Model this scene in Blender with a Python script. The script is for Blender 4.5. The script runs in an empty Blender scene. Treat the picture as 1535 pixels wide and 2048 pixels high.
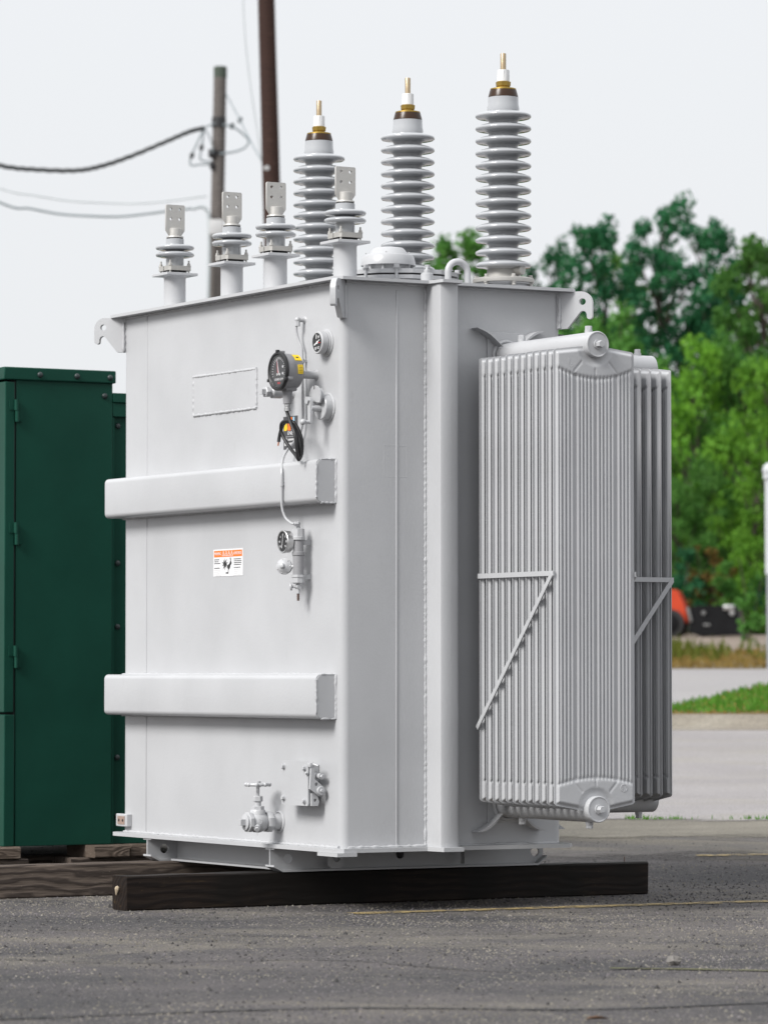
import bpy, bmesh, math, random
from mathutils import Vector, Matrix
from mathutils import noise as mnoise
random.seed(7)
S = bpy.context.scene
COL = S.collection
R = math.radians

# ------------------------------------------------------------------ camera, sky, sun, exposure
CAM_H = 0.98
PITCH = 2.319
cam_d = bpy.data.cameras.new("camera")
cam = bpy.data.objects.new("camera", cam_d)
COL.objects.link(cam)
cam.location = (0, 0, CAM_H)
cam.rotation_euler = (R(90 + PITCH), 0, 0)
cam_d.sensor_fit = 'VERTICAL'
cam_d.sensor_height = 36.0
cam_d.lens = 36.0 * 8000 / 2048
cam_d.clip_start = 0.1
cam_d.clip_end = 3000
cam_d.dof.use_dof = True
cam_d.dof.focus_distance = 16.6
cam_d.dof.aperture_fstop = 5.0
S.camera = cam

TH = R(29.856)                       # the transformer's long side runs away to the left
AX = Vector((math.cos(TH), math.sin(TH), 0))      # local x: along the shaded end
AY = Vector((-math.sin(TH), math.cos(TH), 0))     # local y: along the lit front
ORG = Vector((-.174, 16.5, 0))                    # near corner of the tank on the ground
SUN_L = Vector((-1, -.20, .80))                    # towards the sun, transformer axes
SUN_W = (AX * SUN_L.x + AY * SUN_L.y + Vector((0, 0, SUN_L.z))).normalized()
sun_elev = math.asin(SUN_W.z)
sun_azim = math.atan2(SUN_W.x, SUN_W.y)

world = bpy.data.worlds.new("World")
S.world = world
world.use_nodes = True
wt = world.node_tree
bg = wt.nodes["Background"]
bg.inputs["Strength"].default_value = 0.1
sky = wt.nodes.new("ShaderNodeTexSky")
sky.sky_type = 'NISHITA'
sky.sun_disc = False
sky.sun_elevation = sun_elev
sky.sun_rotation = sun_azim
sky.dust_density = 4.0
# the overcast: a white cloud layer twice as bright overhead as at the horizon
tc = wt.nodes.new("ShaderNodeTexCoord")
sep = wt.nodes.new("ShaderNodeSeparateXYZ")
wt.links.new(tc.outputs["Generated"], sep.inputs[0])
mx0 = wt.nodes.new("ShaderNodeMath"); mx0.operation = 'MAXIMUM'; mx0.inputs[1].default_value = 0
wt.links.new(sep.outputs[2], mx0.inputs[0])
sq = wt.nodes.new("ShaderNodeMath"); sq.operation = 'POWER'; sq.inputs[1].default_value = 2.0
wt.links.new(mx0.outputs[0], sq.inputs[0])
ml = wt.nodes.new("ShaderNodeMath"); ml.operation = 'MULTIPLY_ADD'
ml.inputs[1].default_value = 1.0; ml.inputs[2].default_value = 1.0
wt.links.new(sq.outputs[0], ml.inputs[0])
cl = wt.nodes.new("ShaderNodeVectorMath"); cl.operation = 'SCALE'
cl.inputs[0].default_value = (2.88, 2.93, 3.01)
wt.links.new(ml.outputs[0], cl.inputs["Scale"])
mixs = wt.nodes.new("ShaderNodeMixRGB")
mixs.inputs[0].default_value = 0.97
wt.links.new(sky.outputs[0], mixs.inputs[1])
wt.links.new(cl.outputs[0], mixs.inputs[2])
wt.links.new(mixs.outputs[0], bg.inputs["Color"])

sun_d = bpy.data.lights.new("sun", 'SUN')
sun = bpy.data.objects.new("sun", sun_d)
COL.objects.link(sun)
sun_d.energy = 1.5
sun_d.angle = R(24)
sun_d.color = (1, .982, .955)
sun.rotation_euler = SUN_W.to_track_quat('Z', 'Y').to_euler()
sun.location = (-20, 5, 30)

S.view_settings.view_transform = 'Standard'
S.view_settings.look = 'None'
S.view_settings.exposure = 1.55
S.view_settings.gamma = 1
S.view_settings.use_curve_mapping = False
S.render.engine = 'CYCLES'
S.cycles.max_bounces = 6
S.cycles.use_denoising = True


# ------------------------------------------------------------------ mesh helpers
def smooth01(a, b, x):
    t = min(1.0, max(0.0, (x - a) / (b - a)))
    return t * t * (3 - 2 * t)


def frame(n):
    n = Vector(n).normalized()
    h = Vector((0, 0, 1)) if abs(n.z) < .9 else Vector((1, 0, 0))
    a = h.cross(n).normalized()
    return a, n.cross(a).normalized(), n


def spline(pts, sub=6, closed=False):
    P = [Vector(p) for p in pts]
    n = len(P)
    out = []
    for i in range(n if closed else n - 1):
        p0 = P[(i - 1) % n] if closed or i > 0 else P[0] * 2 - P[1]
        p1, p2 = P[i], P[(i + 1) % n]
        p3 = P[(i + 2) % n] if closed or i + 2 < n else P[-1] * 2 - P[-2]
        for k in range(sub):
            t = k / sub
            out.append(.5 * ((2 * p1) + (p2 - p0) * t + (2 * p0 - 5 * p1 + 4 * p2 - p3) * t * t
                             + (3 * p1 - p0 - 3 * p2 + p3) * t ** 3))
    if not closed:
        out.append(P[-1])
    return out


class MB:
    def __init__(self):
        self.bm = bmesh.new()

    def merge(self, bm2):
        me = bpy.data.meshes.new("tmp")
        bm2.to_mesh(me)
        bm2.free()
        self.bm.from_mesh(me)
        bpy.data.meshes.remove(me)

    def box(self, x0, x1, y0, y1, z0, z1, bevel=0.0, seg=2, rot=None):
        b = bmesh.new()
        bmesh.ops.create_cube(b, size=1)
        for v in b.verts:
            v.co = Vector((x0 + (v.co.x + .5) * (x1 - x0), y0 + (v.co.y + .5) * (y1 - y0), z0 + (v.co.z + .5) * (z1 - z0)))
        if bevel:
            bmesh.ops.bevel(b, geom=b.edges[:], offset=bevel, segments=seg, profile=.5, affect='EDGES')
        if rot is not None:
            c = Vector(((x0 + x1) / 2, (y0 + y1) / 2, (z0 + z1) / 2))
            for v in b.verts:
                v.co = c + rot @ (v.co - c)
        self.merge(b)
        return self

    def rings(self, rings, cap0=True, cap1=True, closed=False):
        vs = [[self.bm.verts.new(p) for p in ring] for ring in rings]
        n = len(vs[0])
        m = len(vs)
        for i in range(m if closed else m - 1):
            a, b = vs[i], vs[(i + 1) % m]
            for j in range(n):
                k = (j + 1) % n
                self.bm.faces.new((a[j], a[k], b[k], b[j]))
        if not closed:
            if cap0: self.bm.faces.new(vs[0][::-1])
            if cap1: self.bm.faces.new(vs[-1])
        return self

    def lathe(self, prof, o=(0, 0, 0), n=(0, 0, 1), seg=32, phase=0.0):
        a, b, n = frame(n)
        o = Vector(o)
        rr = []
        for r, h in prof:
            r = max(r, 1e-4)
            rr.append([o + n * h + (a * math.cos(phase + 2 * math.pi * k / seg) + b * math.sin(phase + 2 * math.pi * k / seg)) * r
                       for k in range(seg)])
        return self.rings(rr)

    def cyl(self, p0, p1, r0, r1=None, seg=20, ch=0.0):
        p0, p1 = Vector(p0), Vector(p1)
        L = (p1 - p0).length
        r1 = r0 if r1 is None else r1
        prof = [(r0, 0), (r1, L)] if not ch else [(r0 - ch, 0), (r0, ch), (r1, L - ch), (r1 - ch, L)]
        return self.lathe(prof, p0, p1 - p0, seg)

    def hexa(self, p0, p1, r, phase=0.0):
        p0, p1 = Vector(p0), Vector(p1)
        L = (p1 - p0).length
        c = r * .1
        return self.lathe([(r - c, 0), (r, c), (r, L - c), (r - c, L)], p0, p1 - p0, 6, phase)

    def bolt(self, p, n, r, h, washer=True):
        p, n = Vector(p), Vector(n).normalized()
        if washer:
            self.cyl(p, p + n * h * .2, r * 1.35, seg=14)
        self.hexa(p + n * h * .2, p + n * h, r, random.random())
        return self

    def tube(self, pts, r, seg=10, closed=False, jit=0.0):
        P = [Vector(p) for p in pts]
        n = len(P)
        rr = []
        prev = None
        for i in range(n):
            if closed:
                t = P[(i + 1) % n] - P[i - 1]
            else:
                t = P[min(i + 1, n - 1)] - P[max(i - 1, 0)]
            t.normalize()
            if prev is None:
                a, b, _ = frame(t)
            else:
                a = (prev - t * prev.dot(t)).normalized()
                b = t.cross(a)
            prev = a
            q = r if not callable(r) else r(i / max(1, n - 1))
            if jit:
                q *= 1 + random.uniform(-jit, jit)
                c = P[i] + a * random.uniform(-jit, jit) * q * .4 + b * random.uniform(-jit, jit) * q * .4
            else:
                c = P[i]
            rr.append([c + (a * math.cos(2 * math.pi * k / seg) + b * math.sin(2 * math.pi * k / seg)) * q for k in range(seg)])
        return self.rings(rr, closed=closed)

    def weld(self, p0, p1, r, step=.012):
        p0, p1 = Vector(p0), Vector(p1)
        n = max(3, int((p1 - p0).length / step))
        return self.tube([p0.lerp(p1, i / n) for i in range(n + 1)], r, 7, jit=.38)

    def sphere(self, c, r, seg=18, sc=(1, 1, 1)):
        b = bmesh.new()
        bmesh.ops.create_uvsphere(b, u_segments=seg, v_segments=seg // 2, radius=r)
        for v in b.verts:
            v.co = Vector(c) + Vector((v.co.x * sc[0], v.co.y * sc[1], v.co.z * sc[2]))
        self.merge(b)
        return self

    def torus(self, c, n, R0, r, seg=32, sec=10):
        a, b, n = frame(n)
        c = Vector(c)
        return self.tube([c + (a * math.cos(2 * math.pi * k / seg) + b * math.sin(2 * math.pi * k / seg)) * R0 for k in range(seg)], r, sec, closed=True)

    def prism(self, outer, o, au, av, th, holes=(), bevel=0):
        """flat outline with holes in the plane (au, av) at o, given thickness th along au x av"""
        o, au, av = Vector(o), Vector(au).normalized(), Vector(av).normalized()
        n = au.cross(av)
        b = bmesh.new()
        edges = []
        for loop in [outer] + list(holes):
            vs = [b.verts.new(o + au * p[0] + av * p[1]) for p in loop]
            for i in range(len(vs)):
                edges.append(b.edges.new((vs[i], vs[(i + 1) % len(vs)])))
        bmesh.ops.triangle_fill(b, use_beauty=True, edges=edges)
        g = bmesh.ops.extrude_face_region(b, geom=b.faces[:])
        bmesh.ops.translate(b, vec=n * th, verts=[x for x in g['geom'] if isinstance(x, bmesh.types.BMVert)])
        self.merge(b)
        return self

    def build(self, name, m, parent=None, smooth=35, loc=None, rotz=None, normals=True):
        if normals:
            bmesh.ops.recalc_face_normals(self.bm, faces=self.bm.faces[:])
        me = bpy.data.meshes.new(name)
        self.bm.to_mesh(me)
        self.bm.free()
        if smooth:
            me.shade_smooth()
            me.set_sharp_from_angle(angle=R(smooth))
        o = bpy.data.objects.new(name, me)
        COL.objects.link(o)
        if m: me.materials.append(m)
        if parent: o.parent = parent
        if loc is not None: o.location = loc
        if rotz is not None: o.rotation_euler.z = rotz
        return o


def circ(cx, cy, r, n=20):
    return [(cx + r * math.cos(2 * math.pi * k / n), cy + r * math.sin(2 * math.pi * k / n)) for k in range(n)]


def empty(name, loc, rotz=0):
    o = bpy.data.objects.new(name, None)
    COL.objects.link(o)
    o.empty_display_size = .2
    o.location = loc
    o.rotation_euler.z = rotz
    return o


def tag(o, label=None, cat=None, group=None, kind=None):
    if label: o["label"] = label
    if cat: o["category"] = cat
    if group: o["group"] = group
    if kind: o["kind"] = kind
    return o


def copy_tree(o, parent=None):
    c = o.copy()
    COL.objects.link(c)
    if parent is not None: c.parent = parent
    for ch in list(o.children):
        copy_tree(ch, c)
    return c


def text(name, s, size, m, parent, o, right, up, ext=.0006, center=True, sx=1.0):
    cu = bpy.data.curves.new("t", 'FONT')
    cu.body = s
    cu.size = size
    cu.extrude = ext
    cu.align_x = 'CENTER' if center else 'LEFT'
    cu.align_y = 'CENTER'
    t = bpy.data.objects.new("t", cu)
    COL.objects.link(t)
    dg = bpy.context.evaluated_depsgraph_get()
    me = bpy.data.meshes.new_from_object(t.evaluated_get(dg))
    bpy.data.objects.remove(t)
    r, u = Vector(right).normalized(), Vector(up).normalized()
    M = Matrix((r * sx, u, r.cross(u))).transposed().to_4x4()
    M.translation = Vector(o)
    me.transform(M)
    me.materials.clear()
    me.materials.append(m)
    ob = bpy.data.objects.new(name, me)
    COL.objects.link(ob)
    ob.parent = parent
    return ob


# ------------------------------------------------------------------ materials
def nodes(name):
    m = bpy.data.materials.new(name)
    m.use_nodes = True
    t = m.node_tree
    return m, t, t.nodes["Principled BSDF"]


def N(t, kind, **kw):
    n = t.nodes.new(kind)
    for k, v in kw.items():
        setattr(n, k, v)
    return n


def mixrgb(t, fac, a, b, mode='MIX'):
    n = N(t, "ShaderNodeMixRGB", blend_type=mode)
    for i, v in ((0, fac), (1, a), (2, b)):
        if isinstance(v, (int, float)):
            n.inputs[i].default_value = v
        elif isinstance(v, (tuple, list)):
            n.inputs[i].default_value = (*v[:3], 1)
        else:
            t.links.new(v, n.inputs[i])
    return n.outputs[0]


def ramp(t, x, p0, p1, c0=(0, 0, 0), c1=(1, 1, 1)):
    n = N(t, "ShaderNodeValToRGB")
    e = n.color_ramp.elements
    e[0].position, e[1].position = p0, p1
    e[0].color, e[1].color = (*c0, 1), (*c1, 1)
    t.links.new(x, n.inputs[0])
    return n.outputs[0]


def noise(t, co, scale, detail=4, rough=.55, dist=0, out=0):
    n = N(t, "ShaderNodeTexNoise")
    n.inputs["Scale"].default_value = scale
    n.inputs["Detail"].default_value = detail
    n.inputs["Roughness"].default_value = rough
    n.inputs["Distortion"].default_value = dist
    if co is not None: t.links.new(co, n.inputs["Vector"])
    return n.outputs[out]


def mapping(t, co, scale=(1, 1, 1), loc=(0, 0, 0), rot=(0, 0, 0)):
    n = N(t, "ShaderNodeMapping")
    n.inputs["Scale"].default_value = scale
    n.inputs["Location"].default_value = loc
    n.inputs["Rotation"].default_value = rot
    t.links.new(co, n.inputs[0])
    return n.outputs[0]


def bump(t, p, h, strength, dist=.01):
    b = N(t, "ShaderNodeBump")
    b.inputs["Strength"].default_value = strength
    b.inputs["Distance"].default_value = dist
    t.links.new(h, b.inputs["Height"])
    t.links.new(b.outputs[0], p.inputs["Normal"])


def paint(name, col, rough=.35, var=.06, peel=.12, metal=0.0, coat=0.0, fine=90, dirt=None, spec=.5, wave=0):
    m, t, p = nodes(name)
    co = N(t, "ShaderNodeTexCoord").outputs["Object"]
    a = noise(t, co, 2.3, 5)
    lo = tuple(c * (1 - var) for c in col)
    hi = tuple(min(1, c * (1 + var)) for c in col)
    c = mixrgb(t, ramp(t, a, .35, .65), lo, hi)
    if dirt:
        sp = noise(t, mapping(t, co, (6, 6, 1.2)), 5, 8, .7)
        c = mixrgb(t, ramp(t, sp, .62, .80), c, dirt)
    t.links.new(c, p.inputs["Base Color"])
    p.inputs["Metallic"].default_value = metal
    p.inputs["Coat Weight"].default_value = coat
    p.inputs["Specular IOR Level"].default_value = spec
    rr = N(t, "ShaderNodeMapRange")
    rr.inputs[3].default_value = max(.03, rough - .06)
    rr.inputs[4].default_value = rough + .08
    t.links.new(noise(t, co, 7, 5), rr.inputs[0])
    t.links.new(rr.outputs[0], p.inputs["Roughness"])
    if peel:
        h = mixrgb(t, .35, noise(t, co, fine, 3), noise(t, co, 9, 3))
        if wave: h = mixrgb(t, .5, h, mixrgb(t, 1.0, noise(t, mapping(t, co, (1, 1, .6)), 2.2, 2), (wave, wave, wave), 'MULTIPLY'), 'ADD')
        bump(t, p, h, peel, .004)
    return m


GREY = (.405, .41, .422)
M_grey = paint("grey_enamel", GREY, .30, .045, .20, wave=6.0, dirt=(.35, .35, .355))
M_gauge = paint("gauge_grey", (.24, .24, .25), .42, .05, .1)
M_porc = paint("glazed_porcelain", (.345, .355, .37), .12, .02, .02, coat=.6)
M_alu = paint("tinned_metal", (.46, .45, .43), .45, .18, .15, metal=.4, fine=60, dirt=(.42, .36, .28))
M_flange = paint("cast_aluminium", (.40, .39, .37), .5, .1, .2, metal=.35, dirt=(.40, .37, .33))
M_brass = paint("brass", (.30, .20, .045), .38, .35, .25, metal=.8, fine=50, dirt=(.13, .08, .02))
M_amber = paint("amber_gasket", (.028, .012, .004), .25, .6, .1, fine=30, dirt=(.12, .062, .008), spec=.35)
M_rod = paint("bronze_rod", (.36, .28, .18), .35, .22, .15, metal=.6, dirt=(.42, .38, .30))
M_white = paint("white_nylon", (.66, .66, .66), .4, .02, .03)
M_black = paint("black_rubber", (.012, .012, .013), .45, .1, .1)
M_dial = paint("dial_black", (.012, .012, .013), .3, .0, 0)
M_steel = paint("zinc_steel", (.50, .50, .50), .35, .12, .1, metal=.9)
M_copper = paint("copper_strands", (.62, .20, .07), .35, .2, .2, metal=.8)
M_rust = paint("bare_pad", (.24, .17, .14), .6, .3, .3, dirt=(.1, .06, .05))
M_yellow = paint("yellow_print", (.72, .50, .01), .5, .05, 0)
M_orange = paint("orange_print", (.80, .17, .015), .5, .02, 0)
M_paper = paint("white_print", (.66, .66, .67), .45, .01, 0)
M_ink = paint("black_print", (.015, .015, .015), .5, 0, 0)
M_inkgrey = paint("grey_print", (.42, .42, .42), .5, 0, 0)
M_red = paint("red_print", (.55, .012, .02), .5, 0, 0)
M_blue = paint("blue_print", (.30, .55, .72), .5, 0, 0)
M_card = paint("charcoal_print", (.05, .05, .053), .45, .02, 0)
M_brown = paint("brown_print", (.09, .06, .05), .5, .02, 0)
M_green = paint("green_enamel", (.0082, .050, .034), .38, .10, .10, fine=60, spec=.13)
M_greenbolt = paint("dark_bolt", (.02, .03, .03), .4, .1, .1)
M_gap = paint("dark_gap", (.006, .007, .007), .7, 0, 0)


def glass_mat():
    m, t, p = nodes("gauge_glass")
    p.inputs["Base Color"].default_value = (1, 1, 1, 1)
    p.inputs["Roughness"].default_value = .02
    p.inputs["Transmission Weight"].default_value = 1
    p.inputs["IOR"].default_value = 1.25
    return m


M_glass = glass_mat()


def wood(name, base, dark, pale, ring=30, off=(0, .05, .02), along=.12, wet=None, rough=.8, bmp=.6):
    m, t, p = nodes(name)
    co = N(t, "ShaderNodeTexCoord").outputs["Object"]
    st = mapping(t, co, (along, 1, 1), off)
    d = noise(t, mapping(t, co, (1.1, 5, 5)), 2.2, 3, .5, out=1)
    v = N(t, "ShaderNodeVectorMath", operation='MULTIPLY_ADD')
    t.links.new(d, v.inputs[0])
    v.inputs[1].default_value = (.0, .075, .075)
    t.links.new(st, v.inputs[2])
    w = N(t, "ShaderNodeTexWave", wave_type='RINGS', rings_direction='X')
    w.inputs["Scale"].default_value = ring
    w.inputs["Distortion"].default_value = .6
    w.inputs["Detail"].default_value = 2
    t.links.new(v.outputs[0], w.inputs[0])
    c = mixrgb(t, ramp(t, w.outputs[0], .35, .85), base, dark)
    fib = noise(t, mapping(t, co, (2, 60, 60)), 3, 6, .7)
    c = mixrgb(t, ramp(t, fib, .45, .75), c, tuple(x * .6 for x in dark))
    c = mixrgb(t, ramp(t, noise(t, mapping(t, co, (1.5, 6, 9)), 2.5, 6, .65), .60, .78), c, pale)
    chips = N(t, "ShaderNodeTexVoronoi")
    chips.inputs["Scale"].default_value = 34
    t.links.new(co, chips.inputs["Vector"])
    c = mixrgb(t, ramp(t, chips.outputs["Distance"], .05, .075, (1, 1, 1), (0, 0, 0)), c, pale)
    if wet:
        c = mixrgb(t, ramp(t, noise(t, co, 1.7, 3), .46, .55), c, wet)
    t.links.new(c, p.inputs["Base Color"])
    p.inputs["Roughness"].default_value = rough
    p.inputs["Specular IOR Level"].default_value = .15
    h = mixrgb(t, .5, w.outputs[0], fib)
    bump(t, p, h, bmp, .006)
    return m


M_creo = wood("creosoted_timber", (.019, .013, .010), (.010, .007, .006), (.060, .040, .020), 13, (0, .16, .05), .05, wet=(.0085, .007, .006), rough=.6, bmp=.25)
M_weath = wood("weathered_timber", (.125, .10, .083), (.055, .044, .038), (.17, .14, .115), 17, (.2, .10, -.045), .16)
M_block = wood("pale_timber", (.16, .125, .10), (.085, .065, .052), (.20, .17, .14), 40, (.4, .03, -.06), .5)
M_pole_g = wood("grey_pole_wood", (.15, .135, .125), (.075, .067, .062), (.20, .18, .165), 8, (0, .3, .1), .3)
M_pole_b = wood("brown_pole_wood", (.050, .026, .020), (.026, .015, .013), (.085, .052, .042), 8, (0, .3, .2), .3)


def asphalt(name, dark, mid, tan, chip=1.0):
    m, t, p = nodes(name)
    co = N(t, "ShaderNodeTexCoord").outputs["Object"]
    big = noise(t, mapping(t, co, (.55, 1.0, 1)), .9, 7, .62, .4)
    c = mixrgb(t, ramp(t, big, .40, .60), dark, mid)
    tn = noise(t, mapping(t, co, (.5, .8, 1), (3, 7, 0)), 1.1, 8, .68, .6)
    c = mixrgb(t, ramp(t, tn, .50, .66), c, tan)
    fine = noise(t, co, 75, 4, .75)
    c = mixrgb(t, .75, c, ramp(t, fine, .30, .72, (.25, .25, .25), (1.5, 1.47, 1.42)), 'MULTIPLY')
    vo = N(t, "ShaderNodeTexVoronoi")
    vo.inputs["Scale"].default_value = 70
    t.links.new(co, vo.inputs["Vector"])
    cs = ramp(t, vo.outputs["Color"], .55, .85)
    cm = ramp(t, vo.outputs["Distance"], .25, .42, (1, 1, 1), (0, 0, 0))
    msk = mixrgb(t, 1.0, cs, cm, 'MULTIPLY')
    sc = N(t, "ShaderNodeMath", operation='MULTIPLY')
    t.links.new(msk, sc.inputs[0])
    sc.inputs[1].default_value = .85 * chip
    c = mixrgb(t, sc.outputs[0], c, (.19, .175, .15))
    vd = N(t, "ShaderNodeTexVoronoi")
    vd.inputs["Scale"].default_value = 38
    t.links.new(mapping(t, co, (1, 1, 1), (.37, .11, 0)), vd.inputs["Vector"])
    dm = ramp(t, vd.outputs["Distance"], .10, .2, (1, 1, 1), (0, 0, 0))
    sc2 = N(t, "ShaderNodeMath", operation='MULTIPLY')
    t.links.new(dm, sc2.inputs[0])
    sc2.inputs[1].default_value = .6 * chip
    c = mixrgb(t, sc2.outputs[0], c, (.016, .016, .017))
    t.links.new(c, p.inputs["Base Color"])
    p.inputs["Roughness"].default_value = .9
    p.inputs["Specular IOR Level"].default_value = .25
    bump(t, p, mixrgb(t, .5, fine, vo.outputs["Distance"]), .9, .006)
    return m


M_asph = asphalt("worn_asphalt", (.046, .045, .048), (.088, .081, .083), (.134, .123, .108))
M_worn = asphalt("bleached_asphalt", (.075, .071, .070), (.105, .098, .096), (.145, .132, .108))
M_apron = asphalt("pale_pavement", (.255, .243, .248), (.29, .278, .282), (.275, .262, .245), .35)
M_tanband = asphalt("sandy_pavement", (.15, .14, .118), (.19, .177, .15), (.215, .20, .17), .5)
M_road = asphalt("far_road", (.28, .272, .28), (.31, .302, .308), (.295, .288, .28), .2)
M_conc = asphalt("kerb_concrete", (.20, .18, .15), (.26, .235, .20), (.30, .28, .24), .4)
M_soil = asphalt("dry_gravel", (.16, .125, .10), (.23, .19, .16), (.28, .24, .20), .7)
M_earth = asphalt("dry_earth", (.10, .075, .035), (.15, .11, .05), (.12, .10, .04), .3)
M_tar = paint("crack_filler", (.016, .016, .016), .9, .3, .3)


def fade_in(m, y0, y1):
    """the course wears through to the one below, patchily, between y0 and y1"""
    t = m.node_tree
    p = t.nodes["Principled BSDF"]
    co = N(t, "ShaderNodeTexCoord").outputs["Object"]
    sp_ = N(t, "ShaderNodeSeparateXYZ")
    t.links.new(co, sp_.inputs[0])
    mr = N(t, "ShaderNodeMapRange")
    mr.inputs[1].default_value, mr.inputs[2].default_value = y0, y1
    mr.inputs[3].default_value, mr.inputs[4].default_value = -.55, .55
    t.links.new(sp_.outputs[1], mr.inputs[0])
    ad = N(t, "ShaderNodeMath", operation='ADD')
    t.links.new(mr.outputs[0], ad.inputs[0])
    t.links.new(noise(t, mapping(t, co, (.8, 1.3, 1)), 1.4, 9, .7, .5), ad.inputs[1])
    tr = N(t, "ShaderNodeBsdfTransparent")
    mx = N(t, "ShaderNodeMixShader")
    t.links.new(ramp(t, ad.outputs[0], .40, .66), mx.inputs[0])
    t.links.new(tr.outputs[0], mx.inputs[1])
    t.links.new(p.outputs[0], mx.inputs[2])
    t.links.new(mx.outputs[0], t.nodes["Material Output"].inputs[0])


fade_in(M_worn, 18.8, 22.0)
fade_in(M_tanband, 20.8, 23.0)
fade_in(M_apron, 22.7, 23.9)


def worn_line(name, col, lo, hi):
    m, t, p = nodes(name)
    co = N(t, "ShaderNodeTexCoord").outputs["Object"]
    a = noise(t, mapping(t, co, (1, 1, 1)), 16, 8, .75)
    b = noise(t, co, 70, 3, .7)
    c = mixrgb(t, ramp(t, b, .3, .7), tuple(x * .75 for x in col), col)
    t.links.new(c, p.inputs["Base Color"])
    p.inputs["Roughness"].default_value = .85
    tr = N(t, "ShaderNodeBsdfTransparent")
    mx = N(t, "ShaderNodeMixShader")
    t.links.new(ramp(t, a, lo, hi), mx.inputs[0])
    t.links.new(tr.outputs[0], mx.inputs[1])
    t.links.new(p.outputs[0], mx.inputs[2])
    t.links.new(mx.outputs[0], t.nodes["Material Output"].inputs[0])
    return m


M_line = worn_line("worn_yellow_paint", (.30, .225, .095), .42, .54)
M_moss = worn_line("mossy_crack", (.075, .075, .022), .38, .48)
M_crack = worn_line("open_crack", (.018, .018, .018), .36, .46)


def leaf(name, a, b, trans=.35):
    m, t, p = nodes(name)
    co = N(t, "ShaderNodeTexCoord").outputs["Object"]
    oi = N(t, "ShaderNodeObjectInfo").outputs["Random"]
    f = ramp(t, noise(t, co, 1.3, 5, .7), .35, .65)
    c = mixrgb(t, f, a, b)
    hs = N(t, "ShaderNodeHueSaturation")
    mr = N(t, "ShaderNodeMapRange")
    mr.inputs[3].default_value = .8
    mr.inputs[4].default_value = 1.25
    t.links.new(oi, mr.inputs[0])
    t.links.new(mr.outputs[0], hs.inputs["Value"])
    t.links.new(c, hs.inputs["Color"])
    t.links.new(hs.outputs[0], p.inputs["Base Color"])
    p.inputs["Roughness"].default_value = .6
    p.inputs["Specular IOR Level"].default_value = .12
    tl = N(t, "ShaderNodeBsdfTranslucent")
    t.links.new(hs.outputs[0], tl.inputs["Color"])
    mx = N(t, "ShaderNodeMixShader")
    mx.inputs[0].default_value = trans
    t.links.new(p.outputs[0], mx.inputs[1])
    t.links.new(tl.outputs[0], mx.inputs[2])
    t.links.new(mx.outputs[0], t.nodes["Material Output"].inputs[0])
    return m


M_leaf_d = leaf("dark_leaf", (.018, .098, .046), (.034, .140, .052))
M_leaf_m = leaf("mid_leaf", (.050, .150, .030), (.082, .200, .036))
M_leaf_y = leaf("bright_leaf", (.072, .195, .020), (.120, .262, .026))
M_leaf_b = leaf("dry_leaf", (.12, .085, .02), (.17, .11, .035))
M_grass = leaf("lawn_blade", (.050, .150, .014), (.085, .20, .024))
M_dry = leaf("dry_blade", (.19, .125, .035), (.27, .19, .06))
M_olive = leaf("olive_blade", (.065, .095, .014), (.12, .13, .02))
M_bark = wood("bark", (.10, .085, .07), (.05, .042, .035), (.2, .18, .15), 10, (0, .1, .1), .4)


# ------------------------------------------------------------------ ground
PROF = [(-60, 0), (19, 0), (36, .476), (36.35, .486), (42.8, .74), (60, 1.04), (70, 1.49), (90, 1.82), (130, 2.4), (600, 9), (1500, 20)]


def gz(y):
    for (a, za), (b, zb) in zip(PROF, PROF[1:]):
        if y <= b:
            return za + (zb - za) * (y - a) / (b - a)
    return PROF[-1][1]


def sheet(name, m, ys, xl, xr, lift, kind='structure', loc=None):
    """a strip of ground following the slope; xl/xr limits in x, ys the breaks in y"""
    mb = MB()
    rows = []
    for y in ys:
        rows.append((mb.bm.verts.new((xl, y, gz(y) + lift)), mb.bm.verts.new((xr, y, gz(y) + lift))))
    for (a, b), (c, d) in zip(rows, rows[1:]):
        mb.bm.faces.new((a, b, d, c))
    o = mb.build(name, m, smooth=0)
    for p in o.data.polygons:
        if p.normal.z < 0: p.flip()
    return tag(o, kind=kind)


sheet("ground", M_asph, [-60, 0, 10, 19, 36, 36.35, 42.8, 60, 70, 90, 130, 600, 1500], -900, 900, 0)
sheet("worn_pavement", M_worn, [18.6, 19, 21, 23.6], -60, 60, .003)
sheet("sandy_pavement", M_tanband, [20.6, 22, 24.6], -60, 60, .006)
sheet("far_pavement", M_apron, [22.5, 24.5, 30, 35.8], -60, 60, .010)
def verge_far(x):
    return 37.0 + 5.7 * smooth01(2.2, 4.3, x) + .12 * math.sin(x * 5) + .08 * math.sin(x * 13)


mb = MB()
q0 = None
for i in range(301):
    x = -15 + i * .1
    yf = verge_far(x)
    q = (mb.bm.verts.new((x, 36.34, gz(36.34) + .128)), mb.bm.verts.new((x, yf, gz(yf) + .118)))
    if q0: mb.bm.faces.new((q0[0], q[0], q[1], q0[1]))
    q0 = q
vg = tag(mb.build("grass_verge", M_earth, smooth=0), kind='structure')
for p in vg.data.polygons:
    if p.normal.z < 0: p.flip()
mb = MB()
q0 = None
for y, lf in ((36.33, .11), (37.5, .105), (42.8, .06), (50, .014), (60.05, .012)):
    q = (mb.bm.verts.new((-60, y, gz(y) + lf)), mb.bm.verts.new((60, y, gz(y) + lf)))
    if q0: mb.bm.faces.new((q0[0], q0[1], q[1], q[0]))
    q0 = q
rd = tag(mb.build("road", M_road, smooth=0), kind='structure')
for p in rd.data.polygons:
    if p.normal.z < 0: p.flip()
sheet("grass_bank", M_earth, [60, 63, 66.6], -80, 80, .016)
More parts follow.
